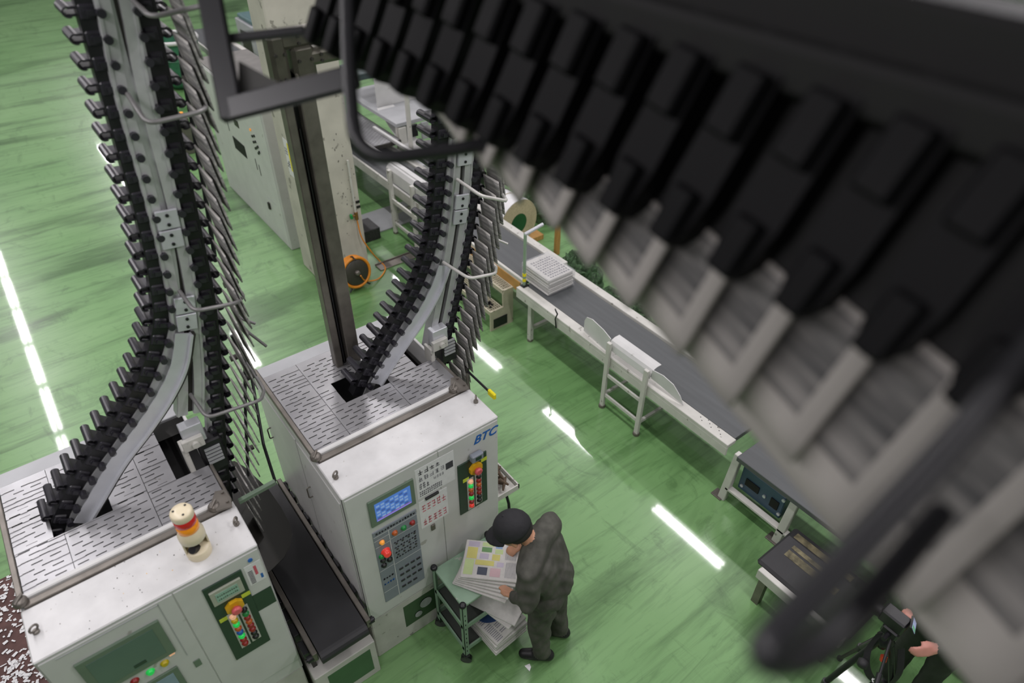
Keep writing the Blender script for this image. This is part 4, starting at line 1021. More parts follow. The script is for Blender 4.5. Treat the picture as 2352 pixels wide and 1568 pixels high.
for k in range(26):
    m.obox((3.76+rnd.random()*0.1, 5.34+rnd.random()*0.3, 0.286), (0.01, 0.004, 0), (-0.004, 0.012, 0), (0, 0, 0.006), 0)
m.build('black_grip_dirt', BLACK, st)['kind'] = 'stuff'
# roll of strapping
ro = thing('strap_roll', 'large white strapping roll with a green core behind the belt conveyor', 'roll', (5.1, 6.9, 0.07))
rc = Vector((5.12, 6.52, 0.421)); ra = Vector((-0.12, 1, 0.0)).normalized()
m = MB(); n = 32; prof = [(0.13, 0), (0.33, 0), (0.345, 0.015), (0.345, 0.50), (0.33, 0.515), (0.13, 0.515)]
m.lathe([(0.345, 0.012), (0.345, 0.5)], rc, ra, n); m.build('wrapper', PAPERW, ro)
m = MB(); a_ = ra.orthogonal().normalized(); b_ = ra.cross(a_); vs = []
for rr_ in (0.345, 0.14):
    for k in range(n): vs.append(rc+a_*rr_*cos(2*pi*k/n)+b_*rr_*sin(2*pi*k/n)+ra*(0.0 if rr_ > 0.2 else 0.002))
m.add(vs, [(k, (k+1) % n, n+(k+1) % n, n+k) for k in range(n)]); m.build('strap_end', pm('tan_strap', (196, 182, 150), 0.6, var=0.12, scale=40), ro)
m = MB(); m.lathe([(0.145, -0.004), (0.145, 0.001), (0.02, 0.0015)], rc, ra, n); m.build('core', pm('green_core', (24, 84, 44), 0.5), ro)
for k_, sgn in ((0.25, 1), (0.42, 1)):
    m = MB(); m.tube([rc+ra*k_+a_*0.347*cos(t)+b_*0.347*sin(t) for t in [2*pi*q/32 for q in range(32)]], 0.008, 4, 0, True); m.build('binding_strap', BEIGE if k_ < .3 else DARKST, ro)
m = MB(); m.box(4.8, 5.6, 6.55, 7.2, 0.0, 0.075, 0, 0.004); pl_ = single(m, 'pallet', [WOOD], 'low wooden pallet under the white strapping roll', 'pallet', (5.2, 6.9, 0))
m = MB(); m.box(5.45, 5.52, 6.10, 6.16, 0.0, 0.85, 0, 0.006)
single(m, 'wooden_post', [WOOD], 'upright tan wooden post beside the strapping roll', 'post', (5.48, 6.13, 0))
# mottled dark green heaps on the far side of the belt
HEAP = pm('mottled_green', (62, 88, 58), 0.8, 0, 0.65, 26, bump=1.0, detail=6)
for i, (x, y, rx, ry, hz) in enumerate(((5.3, 5.5, 0.3, 0.36, 0.34), (5.2, 4.55, 0.26, 0.46, 0.30), (5.98, 7.1, 0.25, 0.3, 0.55))):
    m = MB(); rr_ = random.Random(i+50); nu_, nv_ = 28, 10; vs = []
    for j in range(nv_+1):
        for k in range(nu_):
            th_ = 2*pi*k/nu_; ph_ = (pi/2)*j/nv_; q = 1+rr_.uniform(-.16, .16)
            vs.append((x+rx*cos(th_)*cos(ph_)*q, y+ry*sin(th_)*cos(ph_)*q, max(0.0, hz*sin(ph_)*q)))
    fs = [(j*nu_+k, j*nu_+(k+1) % nu_, (j+1)*nu_+(k+1) % nu_, (j+1)*nu_+k) for j in range(nv_) for k in range(nu_)]+[tuple(range(nu_))[::-1]]
    m.add(vs, fs)
    single(m, 'green_heap', [HEAP], ['mottled dark green heap behind the wrapped bundle', 'longer mottled dark green heap past the wrapped bundle towards the guard', 'mottled dark green heap behind the strapping roll'][i], 'heap', (x, y, 0))
# ------------------------------------------------------------------ strapping machine and trays behind the column
sm = thing('strapping_machine', 'white strapping machine with a chute and perforated tray behind the column', 'machine', (5.3, 10.0, 0))
for (x, y) in ((4.85, 9.2), (6.0, 9.2), (4.85, 10.8), (6.0, 10.8)):
    m = MB(); m.box(x-0.03, x+0.03, y-0.03, y+0.03, 0, 1.0); m.build('leg', WHITE2, sm)
m = MB(); m.box(4.8, 6.05, 9.15, 10.9, 0.98, 1.04, 0, 0.005); m.build('table', GREYW, sm)
m = MB(); m.box(4.9, 5.95, 9.9, 9.93, 1.04, 1.5, 0, 0.005); m.build('white_shield', WHITE, sm)
m = MB(); m.box(4.75, 6.1, 10.2, 10.8, 1.4, 1.5, 0, 0.01); m.build('top_housing', pm('dark_teal', (56, 70, 70), 0.5), sm)
m = MB()
pf = [(9.85, 1.05), (9.7, 1.0), (9.5, 0.88), (9.2, 0.72), (8.9, 0.66)]
vs = []
for d in (0, 0.008):
    for (y, z) in pf: vs += [(4.85, y, z+d), (5.15, y, z+d)]
n2 = len(pf)*2; fs = []
for q in range(len(pf)-1):
    a = 2*q; fs += [(a, a+1, a+3, a+2), (n2+a, n2+a+2, n2+a+3, n2+a+1), (a, a+2, n2+a+2, n2+a), (a+1, n2+a+1, n2+a+3, a+3)]
m.add(vs, fs); m.build('chute', WHITE, sm)
o = slotted(4.2, 4.75, 9.0, 10.4, 0.86, [], 1).build('perforated_tray', PLATE, sm)
m = MB(); m.box(4.18, 4.77, 8.98, 10.42, 0.80, 0.855); m.build('tray_bed', DARKST, sm)
m = MB(); m.cyl((4.8, 8.75, 0), (4.8, 8.75, 1.75), 0.035); m.build('post', WHITE2, sm)
m = MB(); m.box(4.75, 5.2, 8.4, 8.9, 0.56, 0.66, 0, 0.006); m.build('side_shelf', GREYW, sm)
for k in range(6):
    m = MB(); m.box(4.82+k*0.2, 4.95+k*0.2, 9.12, 9.15, 0.7+0.08*(k % 2), 0.97, 0, 0.004); m.build('front_box', (WHITE2, BLACK, GREYW)[k % 3], sm)
sd_ = thing('strap_dispenser', 'dark strap dispenser wheel with a white curved arm', 'dispenser', (5.6, 8.3, 0))
m = MB(); m.lathe([(0.3, -0.1), (0.32, -0.09), (0.32, 0.09), (0.3, 0.1)], (5.6, 8.3, 0.4), (1, -0.3, 0), 24); m.build('wheel', BLACK, sd_)
m = MB(); m.tube([(5.35+0.0, 8.3+0.36*cos(t), 0.42+0.36*sin(t)) for t in [radians(40+q*12) for q in range(14)]], 0.022); m.build('arm', WHITE, sd_)
m = MB(); m.box(5.3, 5.42, 7.85, 7.98, 0.0, 0.62, 0, 0.03); m.build('cover', WHITE, sd_)
m = MB(); m.box(5.5, 5.7, 8.1, 8.5, 0.0, 0.12); m.build('foot', DARKST, sd_)
fp = thing('floor_plate', 'flat grey steel plate lying under the conveyor by the column', 'plate', (3.85, 8.4, 0))
m = MB(); m.box(3.75, 4.55, 8.1, 8.7, 0.0, 0.02, 0, 0.004); m.build('sheet', GREYW, fp)
m = MB(); m.box(3.36, 3.75, 7.95, 8.3, 0.0, 0.18, 0, 0.008); 
single(m, 'perforated_crate', [pm('dark_mesh_crate', (44, 44, 44), 0.6, var=0.6, scale=70)], 'dark perforated crate beside the concrete column', 'crate', (3.55, 8.1, 0))
m = MB(); m.box(3.33, 4.6, 7.20, 7.34, 0.0, 0.015, 0, 0.003); m.box(3.33, 4.6, 7.345, 7.36, 0.0, 0.03)
single(m, 'floor_channel', [STEEL], 'narrow grating strip across the floor right of the column', 'drain', (3.9, 7.28, 0))
# ------------------------------------------------------------------ far left: green sack trolley, box, tube and stand
sk = thing('green_sack', 'green waste sack hanging on a round white rim', 'sack', (3.52, 16.0, 0))
m = MB(); n = 28; pf = [(0.30, 0.02), (0.40, 0.12), (0.42, 0.5), (0.44, 0.8), (0.45, 0.93)]; vs = []
for (r_, z) in pf:
    for k in range(n):
        a = 2*pi*k/n; q = 1+0.05*sin(7*a+z*3)*(1-z*.6); vs.append((3.52+r_*q*cos(a), 16.0+r_*q*sin(a), z))
m.add(vs, [(j*n+k, j*n+(k+1) % n, (j+1)*n+(k+1) % n, (j+1)*n+k) for j in range(len(pf)-1) for k in range(n)]+[tuple(range(n))], 0, True)
m.build('bag', pm('green_fabric', (52, 112, 82), 0.6, var=0.3, scale=8), sk)
m = MB(); m.tube([(3.52+0.46*cos(t), 16.0+0.46*sin(t), 0.95) for t in [2*pi*k/30 for k in range(30)]], 0.04, 8, 0, True); m.build('rim', WHITE, sk)
m = MB(); m.lathe([(0.44, 0.60), (0.02, 0.66)], (3.52, 16.0, 0), n=24); m.build('contents', pm('film_waste', (150, 165, 160), 0.5, var=0.35, scale=14, bump=0.6), sk)
wb = thing('floor_box', 'small grey box with orange lamps on the floor at the left', 'box', (2.45, 12.6, 0))
m = MB(); m.box(2.25, 2.62, 12.42, 12.72, 0.0, 0.62, 0, 0.01); m.build('housing', pm('olive_grey', (96, 94, 84), 0.6), wb)
for x in (2.32, 2.54):
    m = MB(); m.cyl((x, 12.5, 0.62), (x, 12.5, 0.70), 0.035); m.build('lamp', L_ORANGE, wb)
m = MB(); c_ = onz(590, 150, 0.75); m.cyl((4.35, 12.3, ZB+0.005), (4.35, 12.3, ZB+0.42), 0.16, n=24)
single(m, 'cardboard_tube', [pm('kraft', (190, 150, 102), 0.7)], 'brown cardboard tube standing on the far belt', 'tube', (4.35, 12.3, ZB+0.005))
gs2 = thing('sensor_stand', 'thin steel sensor stand on the far belt beside the cardboard tube', 'stand', (4.08, 12.0, ZB))
m = MB(); m.cyl((4.08, 11.6, ZB+0.012), (4.08, 11.6, ZB+0.6), 0.02); m.build('upright', pm('greenish_steel', (150, 172, 150)), gs2)
m = MB(); m.cyl((4.07, 11.6, ZB+0.6), (4.4, 11.6, ZB+0.62), 0.02); m.build('arm', pm('greenish_steel', (150, 172, 150)), gs2)
for i, (x, y) in enumerate(((5.6, 16.5), (5.6, 14.6), (6.8, 18.5))):
    k_ = thing('press_console', ['grey and teal console far behind the cabinet', 'second grey console behind the far belt', 'distant grey console at the top of the hall'][i], 'console', (x, y, 0))
    m = MB(); m.box(x-0.45, x+0.45, y-0.5, y+0.5, 0, 0.9, 0, 0.01); m.build('body', GREYW, k_)
    m = MB(); m.box(x-0.4, x+0.4, y-0.45, y+0.45, 0.9, 1.0, 0, 0.02); m.build('top', pm('teal_top', (84, 112, 114), 0.4), k_)
    m = MB(); m.box(x-0.455, x-0.445, y-0.3, y+0.3, 0.3, 0.7); m.build('front_panel', DARKST, k_)

# ------------------------------------------------------------------ tool cart and newspapers
ct = thing('tool_cart', 'pale green three-shelf tool cart in front of the BTC machine', 'cart', (1.5, 2.35, 0))
CX0, CX1, CY0, CY1 = 1.26, 1.75, 2.16, 2.545
m = MB(); m.box(CX0+0.01, CX1-0.01, CY0+0.01, CY1-0.01, 0.735, 0.757, 0, 0.004); m.build('top_shelf', CARTG, ct)
for z_ in (0.47, 0.17):
    m = MB(); m.box(CX0+0.02, CX1-0.02, CY0+0.02, CY1-0.02, z_, z_+0.012); sh = m.build('shelf', pm('dark_shelf', (58, 62, 58), 0.6), ct)
    for b in ((CX0+0.01, CX1-0.01, CY0, CY0+0.012), (CX0+0.01, CX1-0.01, CY1-0.012, CY1), (CX0, CX0+0.012, CY0+0.01, CY1-0.01), (CX1-0.012, CX1, CY0+0.01, CY1-0.01)):
        m = MB(); m.box(b[0], b[1], b[2], b[3], z_, z_+0.045, 0, 0.002); m.build('rim', CARTG, sh)
for (x, y) in ((CX0, CY0), (CX0, CY1), (CX1, CY0), (CX1, CY1)):
    sx = 1 if x == CX0 else -1; sy = 1 if y == CY0 else -1
    m = MB(); m.box(min(x, x+sx*0.035), max(x, x+sx*0.035), min(y, y+sy*0.004), max(y, y+sy*0.004), 0.10, 0.775); m.box(min(x, x+sx*0.004), max(x, x+sx*0.004), min(y, y+sy*0.035), max(y, y+sy*0.035), 0.10, 0.775); pt = m.build('corner_post', CARTG, ct)
    m = MB(); m.lathe([(0.024, 0.765), (0.026, 0.775), (0.022, 0.787), (0.01, 0.79)], (x+sx*0.012, y+sy*0.012, 0), n=14); m.build('rubber_cap', BLACK, pt)
    m = MB(); cx_, cy_ = x+sx*0.015, y+sy*0.015; m.cyl((cx_-0.012, cy_-0.012, 0.042), (cx_+0.012, cy_+0.012, 0.042), 0.042, n=18); m.box(cx_-0.022, cx_+0.022, cy_-0.022, cy_+0.022, 0.07, 0.11, 0, 0.005); m.build('caster', BLACK, pt)
    if y == CY0:
        r = [(min(x, x+sx*0.035)+0.014, min(x, x+sx*0.035)+0.021, 0.16+k*0.06, 0.18+k*0.06, 0) for k in range(9)]
        marks(r, 'post_holes', [VBLACK], pt, FR(CY0))['kind'] = 'stuff'
def newspaper(name, cx_, cy_, z, ang, w_, h_, th, label, group=None, prints=0, seed=0, tilt=0.0):
    t = MB(); a = Vector((cos(ang), sin(ang), 0)); b = Vector((-sin(ang), cos(ang), tilt)).normalized(); nn = a.cross(b)
    C = Vector((cx_, cy_, z+th/2))
    t.obox(C, a*w_/2, b*h_/2, nn*th/2, 0, min(0.004, th*0.45))
    o = single(t, name, [PAPER], label, 'newspaper', (cx_, cy_, z), group)
    fn = lambda u, v, d: tuple(C+a*u+b*v+nn*(th/2+0.0006+d*0.2))
    rr = random.Random(seed); r = []
    if prints == 1:
        cols = [pm('print_yellow', (206, 200, 120), 0.8), pm('print_lime', (190, 208, 150), 0.8), pm('print_pink', (206, 176, 180), 0.8), pm('print_navy', (84, 90, 104), 0.8), pm('print_violet', (186, 178, 194), 0.8), INKL, pm('print_green', (110, 150, 100), 0.8), pm('print_blue', (140, 166, 196), 0.8)]
        for (u0, u1, v0, v1, c) in ((-.42, -.02, .30, .46, 1), (.0, .3, .27, .45, 0), (.32, .46, .25, .45, 4), (-.4, -.2, .05, .22, 3), (-.15, -.02, -.05, .28, 0), (.02, .16, .06, .22, 4), (.2, .33, .02, .2, 6), (.35, .46, .0, .2, 1), (-.42, -.2, -.18, .0, 2), (-.16, -.04, -.22, -.1, 4), (.0, .16, -.14, .0, 0), (.18, .3, -.18, -.04, 1), (.32, .44, -.16, -.04, 7)):
            r.append((u0*w_, u1*w_, v0*h_, v1*h_, c))
        for k in range(10): r += [(u0*1.0*w_, u1*w_, v0*h_, v1*h_, 5) for (u0, u1, v0, v1) in ((-.42+.0, -.02, -.27-k*.02, -.262-k*.02), (.04, .42, -.24-k*.02, -.232-k*.02))]
        mt_ = cols
    elif prints == 2:
        for k in range(22):
            v = -.46+k*.042
            for c in range(4):
                if rr.random() < .8: r.append(((-.44+c*.225)*w_, (-.44+c*.225+.19)*w_, v*h_, (v+.02)*h_, 0))
        mt_ = [INKL]
    else:
        return o
    o2 = marks(r, 'printing', mt_, o, fn); o2['kind'] = 'stuff'
    return o
e1_ = atan2(0.22, 0.21)
NL = ['bottom newspaper of the fanned pile on the green cart', 'second newspaper from the bottom of the fanned pile on the cart', 'third newspaper from the bottom of the fanned pile on the cart', 'fourth newspaper from the bottom of the fanned pile on the cart', 'newspaper directly under the coloured advertising page on the cart', 'topmost newspaper on the cart with a yellow and lime advertising page']
for k in range(6):
    newspaper('newspaper', 1.54+k*0.0125, 2.262+k*0.006, 0.7585+k*0.0165, e1_-0.27+k*0.054, 0.30+0.004*(k % 2), 0.40, 0.015, NL[k], 'newspapers on the cart', 1 if k == 5 else 0, k)
for k in range(7):
    newspaper('newspaper', 1.56+rnd.uniform(-.008, .008), 2.19+rnd.uniform(-.01, .01), 0.183+k*0.021, 0.10+rnd.uniform(-.05, .05), 0.30, 0.36, 0.02, 'topmost newspaper of the stack on the lower cart shelf' if k == 6 else 'newspaper in the stack on the lower cart shelf', 'newspapers on the lower shelf', 2 if k == 6 else 0, 30+k)
m = MB(); m.tube([(1.50, 2.10, 0.345), (1.60, 2.11, 0.352), (1.69, 2.16, 0.345)], 0.02, 10); 
for k in range(2):
    newspaper('newspaper', 1.60, 2.18, 0.485+k*0.017, 0.25+0.2*k, 0.28, 0.36, 0.015, ['lower', 'upper'][k]+' newspaper sticking out of the middle cart shelf', 'newspapers on the middle shelf', 0, 50+k)
m = MB(); m.prism([(0.165*cos(a), 0.165*sin(a)*0.55) for a in [pi+pi*k/14 for k in range(15)]], lambda u, v, d: (1.58+u*0.9, 2.22+v*1.1+0.02, 0.331+d), 0, 0.001)
o = single(m, 'blue_front_page', [pm('navy_page', (48, 76, 124), 0.7)], 'dark blue front page showing on the lower shelf stack', 'printed page', (1.58, 2.15, 0.331))
m = MB(); q = onz(1205, 1520); m.add([(1.595, 1.885, 0.002), (1.635, 1.875, 0.002), (1.625, 1.845, 0.012), (1.60, 1.83, 0.002)], [(0, 1, 2, 3)]); m.add([(1.595, 1.885, 0.001), (1.635, 1.875, 0.001), (1.625, 1.845, 0.011), (1.60, 1.83, 0.001)], [(3, 2, 1, 0)])
single(m, 'paper_scrap', [PAPERW], 'small white scrap of paper on the green floor by the shoe', 'paper scrap', (1.61, 1.86, 0))

# ------------------------------------------------------------------ people
def capsule(m, p0, r0, p1, r1, n=14):
    p0 = Vector(p0); p1 = Vector(p1); d = p1-p0; L_ = d.length
    d = d/L_ if L_ > 1e-6 else Vector((0, 0, 1))
    a = d.orthogonal().normalized(); b = d.cross(a); vs = []; rings = []
    for k in range(1, 5):
        t = pi/2*(1-k/4.0); rings.append((p0-d*r0*sin(t), r0*cos(t)))
    for k in range(0, 4):
        t = pi/2*k/4.0; rings.append((p1+d*r1*sin(t), r1*cos(t)))
    vs.append(p0-d*r0)
    for c, r in rings:
        for k in range(n): vs.append(c+a*r*cos(2*pi*k/n)+b*r*sin(2*pi*k/n))
    vs.append(p1+d*r1)
    fs = [(0, 1+(k+1) % n, 1+k) for k in range(n)]
    R_ = len(rings)
    for j in range(R_-1):
        for k in range(n): fs.append((1+j*n+k, 1+j*n+(k+1) % n, 1+(j+1)*n+(k+1) % n, 1+(j+1)*n+k))
    l = len(vs)-1
    fs += [(1+(R_-1)*n+k, 1+(R_-1)*n+(k+1) % n, l) for k in range(n)]
    m.add(vs, fs, 0, True)
def body(name, caps, mats, parent, voxel=0.0085, wrinkle=0.0):
    m = MB()
    for p0, r0, p1, r1, tg in caps: capsule(m, p0, r0, p1, r1)
    me = m.mesh(name+'_src', [mats[0]])
    o = bpy.data.objects.new(name, me); COL.objects.link(o)
    rm = o.modifiers.new('remesh', 'REMESH'); rm.mode = 'VOXEL'; rm.voxel_size = voxel; rm.use_smooth_shade = True
    sm_ = o.modifiers.new('smooth', 'SMOOTH'); sm_.factor = 0.5; sm_.iterations = 4
    dg = bpy.context.evaluated_depsgraph_get(); dg.update()
    m2 = bpy.data.meshes.new_from_object(o.evaluated_get(dg)); m2.name = name
    bpy.data.objects.remove(o)
    nv = len(m2.vertices); co = np.zeros(nv*3); m2.vertices.foreach_get('co', co); co = co.reshape(-1, 3)
    P0 = np.array([c[0] for c in caps], float); P1 = np.array([c[2] for c in caps], float); R0 = np.array([c[1] for c in caps]); R1 = np.array([c[3] for c in caps]); TG = np.array([c[4] for c in caps])
    D = P1-P0; L2 = np.maximum((D*D).sum(1), 1e-9)
    best = np.full(nv, 1e9); tg = np.zeros(nv, int)
    for i in range(len(caps)):
        t = np.clip(((co-P0[i])@D[i])/L2[i], 0, 1); q = P0[i]+t[:, None]*D[i]
        d = np.linalg.norm(co-q, axis=1)-(R0[i]+(R1[i]-R0[i])*t)
        k = d < best; best[k] = d[k]; tg[k] = TG[i]
    if wrinkle:
        no = np.zeros(nv*3); m2.vertices.foreach_get('normal', no); no = no.reshape(-1, 3)
        wv = np.sin(co[:, 2]*46+4*np.sin(co[:, 0]*17)+3*np.sin(co[:, 1]*21))*0.6+np.sin(co[:, 2]*22+co[:, 0]*31-co[:, 1]*27)*0.7
        co2 = co+no*(wv*wrinkle*(tg == 0))[:, None]; m2.vertices.foreach_set('co', co2.ravel())
    m2.materials.clear()
    for mm_ in mats: m2.materials.append(mm_)
    nf = len(m2.polygons); mi = np.zeros(nf, int)
    for p in m2.polygons:
        vv = [tg[v] for v in p.vertices]; mi[p.index] = max(set(vv), key=vv.count)
    m2.polygons.foreach_set('material_index', mi); m2.polygons.foreach_set('use_smooth', [True]*nf)
    org = Vector(WORG[parent.name]); m2.transform(Matrix.Translation(-org)); m2.update()
    ob = bpy.data.objects.new(name, m2); COL.objects.link(ob); ob.parent = parent; WORG[ob.name] = tuple(org)
    return ob
def hand(W, d, s, n, curl=0.7, tg=1):
    """five-fingered hand: W wrist, d along the hand, s towards the thumb, n palm normal"""
    W, d, s, n = Vector(W), Vector(d).normalized(), Vector(s).normalized(), Vector(n).normalized()
    out = [(W, 0.024, W+d*0.03, 0.026, tg)]
    for off, ln in ((-0.030, 0.055), (-0.010, 0.068), (0.010, 0.074), (0.030, 0.066)):
        kn = W+d*0.085+s*off
        out.append((W+d*0.02+s*off*0.6, 0.019, kn, 0.014, tg))
        a = kn+(d*cos(curl*.5)+n*sin(curl*.5))*ln*0.5; b = a+(d*cos(curl*1.3)+n*sin(curl*1.3))*ln*0.32; c = b+(d*cos(curl*1.9)+n*sin(curl*1.9))*ln*0.25
        out += [(kn, 0.0105, a, 0.0095, tg), (a, 0.0095, b, 0.009, tg), (b, 0.009, c, 0.0075, tg)]
    tb = W+d*0.025+s*0.03; t1 = tb+(d*0.65+s*0.6+n*0.3).normalized()*0.04; t2 = t1+(d*0.85+s*0.1+n*0.5).normalized()*0.032
    out += [(W+d*0.015+s*0.012, 0.02, tb, 0.016, tg), (tb, 0.015, t1, 0.0115, tg), (t1, 0.0115, t2, 0.009, tg)]
    return out
SKIN = pm('skin', (196, 146, 116), 0.5, 0, 0.06, 30)
CLOTH = pm('charcoal_coverall', (76, 76, 69), 0.8, 0, 0.3, 8, bump=1.0, stretch=(1.6, 1.6, 0.8))
SHOE = pm('black_shoe', (30, 29, 31), 0.5, 0, 0.15, 20)
HAIR = pm('dark_hair', (44, 40, 38), 0.7, 0, 0.2, 80)
CAPM = pm('black_cap_cloth', (34, 34, 37), 0.8, 0, 0.12, 40, bump=0.2)
man = thing('person', 'person in a charcoal coverall and black cap bending over newspapers at the cart', 'person', (1.82, 1.93, 0))
Lh, Rh = (1.725, 1.845, 0.90), (1.885, 1.925, 0.90)
Lk, Rk = (1.715, 1.885, 0.48), (1.93, 1.965, 0.48)
La, Ra = (1.735, 1.86, 0.10), (1.955, 1.915, 0.10)
Ls, Rs = (1.585, 1.865, 1.275), (1.90, 2.035, 1.295)
nb = (1.725, 1.955, 1.355)
hc = Vector((1.60, 2.055, 1.475)); hf = Vector((-0.62, 0.60, -0.50)).normalized(); hu = (Vector((0, 0, 1))-hf*hf.z).normalized(); hs = hf.cross(hu)
caps = [
 (La, 0.064, Lk, 0.084, 0), (Lk, 0.086, Lh, 0.108, 0), (Ra, 0.064, Rk, 0.084, 0), (Rk, 0.086, Rh, 0.108, 0),
 (Lh, 0.125, Rh, 0.125, 0), ((1.80, 1.875, 0.94), 0.145, (1.785, 1.90, 1.06), 0.145, 0), ((1.745, 1.86, 1.0), 0.12, (1.67, 1.88, 1.20), 0.122, 0), ((1.845, 1.92, 1.0), 0.12, (1.825, 1.985, 1.20), 0.125, 0),
 ((1.785, 1.90, 1.06), 0.13, (1.745, 1.945, 1.22), 0.13, 0), (Ls, 0.088, nb, 0.09, 0), (Rs, 0.085, nb, 0.09, 0), ((1.68, 1.90, 1.2), 0.1, (1.83, 1.985, 1.21), 0.1, 0),
 (Ls, 0.086, (1.535, 1.80, 1.05), 0.066, 0), ((1.535, 1.80, 1.05), 0.064, (1.535, 1.925, 0.945), 0.044, 0),
 (Rs, 0.08, (1.95, 2.17, 1.07), 0.062, 0), ((1.95, 2.17, 1.07), 0.06, (1.86, 2.235, 0.95), 0.046, 0),
 ((1.735, 1.945, 1.36), 0.062, nb, 0.07, 0),
 (nb, 0.055, tuple(hc-hf*0.035-hu*0.06), 0.054, 1),
 (tuple(hc-hf*0.02), 0.094, tuple(hc+hf*0.02-hu*0.01), 0.09, 1), (tuple(hc+hf*0.045-hu*0.06), 0.055, tuple(hc+hf*0.055-hu*0.085), 0.042, 1),
 (tuple(hc+hf*0.10-hu*0.02), 0.012, tuple(hc+hf*0.118-hu*0.045), 0.016, 1),
 (tuple(hc+hs*0.082-hu*0.03), 0.018, tuple(hc+hs*0.086-hu*0.055-hf*0.004), 0.013, 1), (tuple(hc-hs*0.082-hu*0.03), 0.018, tuple(hc-hs*0.086-hu*0.055-hf*0.004), 0.013, 1),
 ((1.775, 1.825, 0.045), 0.044, (1.70, 1.89, 0.05), 0.047, 2), ((1.70, 1.89, 0.045), 0.046, (1.635, 1.95, 0.038), 0.038, 2),
 ((1.985, 1.885, 0.045), 0.044, (1.92, 1.96, 0.05), 0.047, 2), ((1.92, 1.96, 0.045), 0.046, (1.865, 2.025, 0.038), 0.038, 2)]
caps += hand((1.535, 1.94, 0.935), (-0.12, 0.9, -0.22), (-0.85, -0.1, 0.5), (0.5, 0.1, -0.85), 0.55)
caps += hand((1.85, 2.24, 0.94), (-0.9, 0.15, -0.4), (-0.1, 0.9, 0.2), (0.1, -0.1, -1), 0.6)
body('body', caps, [CLOTH, SKIN, SHOE], man, 0.0085, 0.006)
def ellips(m, c, a, b, d, n=22, nv=12, v0=0.0, v1=1.0, mi=0):
    vs = []
    for j in range(nv+1):
        ph = pi*(v0+(v1-v0)*j/nv)
        for k in range(n):
            t = 2*pi*k/n; vs.append(Vector(c)+Vector(a)*sin(ph)*cos(t)+Vector(b)*sin(ph)*sin(t)+Vector(d)*cos(ph))
    m.add(vs, [(j*n+k, j*n+(k+1) % n, (j+1)*n+(k+1) % n, (j+1)*n+k) for j in range(nv) for k in range(n)]+[tuple(range(n)), tuple(range(nv*n, nv*n+n))], mi, True)
m = MB(); ellips(m, hc-hf*0.026+hu*0.005, hf*0.108, hs*0.098, hu*0.10, v0=0.1, v1=0.66); m.build('hair', HAIR, man)
m = MB(); cc_ = hc-hf*0.012+hu*0.022
ellips(m, cc_, hf*0.128, hs*0.114, hu*0.118, v0=0.0, v1=0.53); cp1 = m.build('cap_crown', CAPM, man)
m = MB(); vs = []
for s_ in (0, 1):
    for j in range(6):
        for k in range(13):
            a = -1.15+2.3*k/12; rr_ = 0.108+0.088*j/5*(cos(a*0.75)); vs.append(cc_+hf*rr_*cos(a)*1.05+hs*rr_*sin(a)*0.92*(1-0.05*j)+hu*(0.002-0.004*j-0.02*(sin(a))**2+(0.005 if s_ else 0)))
W_ = 13; of = 6*13; fs = []
for j in range(5):
    for k in range(12):
        a = j*W_+k; fs += [(a, a+W_, a+W_+1, a+1), (of+a, of+a+1, of+a+W_+1, of+a+W_)]
for k in range(12): fs += [(k, k+1, of+k+1, of+k), (5*W_+k, of+5*W_+k, of+5*W_+k+1, 5*W_+k+1)]
for j in range(5): fs += [(j*W_, of+j*W_, of+(j+1)*W_, (j+1)*W_), (j*W_+12, (j+1)*W_+12, of+(j+1)*W_+12, of+j*W_+12)]
m.add(vs, fs, 0, True); m.build('cap_brim', CAPM, cp1)
m = MB(); m.lathe([(0.008, 0.116), (0.007, 0.122), (0.002, 0.124)], cc_, hu, 10); m.build('cap_button', CAPM, cp1)
m = MB()
for s_ in (-1, 1):
    c = hc+hf*0.098+hs*0.034*s_-hu*0.005; m.tube([c+hs*0.025*cos(t)+hu*0.018*sin(t) for t in [2*pi*k/14 for k in range(14)]], 0.0025, 5, 0, True)
    m.tube([c+hs*0.025*s_, hc+hf*0.05+hs*0.088*s_-hu*0.005, hc+hs*0.092*s_-hu*0.012], 0.0025, 5)
m.build('glasses', DARKST, man)
m = MB(); m.tube([tuple(Vector(nb)+Vector((-0.02, 0.015, 0.035))+Vector((0.072*cos(t), 0.072*sin(t), 0.02*sin(t+2.4)))) for t in [2*pi*k/20 for k in range(20)]], 0.014, 8, 0, True); m.build('collar', CLOTH, man)

# photographer's tripod, camera and the second person by the low belt
tx, ty = 3.14, 0.30
tp = thing('camera_tripod', 'black tripod with a video camera and hanging strap in the lower right corner', 'tripod', (tx, ty, 0))
for a in (0.5, 2.6, 4.7):
    f = Vector((tx+0.42*cos(a), ty+0.42*sin(a), 0.012)); top_ = Vector((tx+0.04*cos(a), ty+0.04*sin(a), 1.02)); mid = top_.lerp(f, 0.5)
    m = MB(); m.cyl(top_, mid, 0.019, 0.018, 10); lg = m.build('leg', BLACK, tp)
    m = MB(); m.cyl(mid, f, 0.013, 0.012, 10); m.build('lower_leg', DARKST, lg)
    m = MB(); m.cyl(mid+Vector((0, 0, .02)), mid-Vector((0, 0, .03)), 0.024, n=8); m.build('leg_clamp', BLACK, lg)
    m = MB(); m.lathe([(0.02, -0.012), (0.022, 0.01), (0.012, 0.02)], f, n=10); m.build('rubber_foot', BLACKR, lg)
m = MB(); m.cyl((tx, ty, 0.95), (tx, ty, 1.12), 0.03); m.lathe([(0.05, 1.0), (0.055, 1.03), (0.03, 1.06)], (tx, ty, 0), n=16); m.build('centre_column', BLACK, tp)
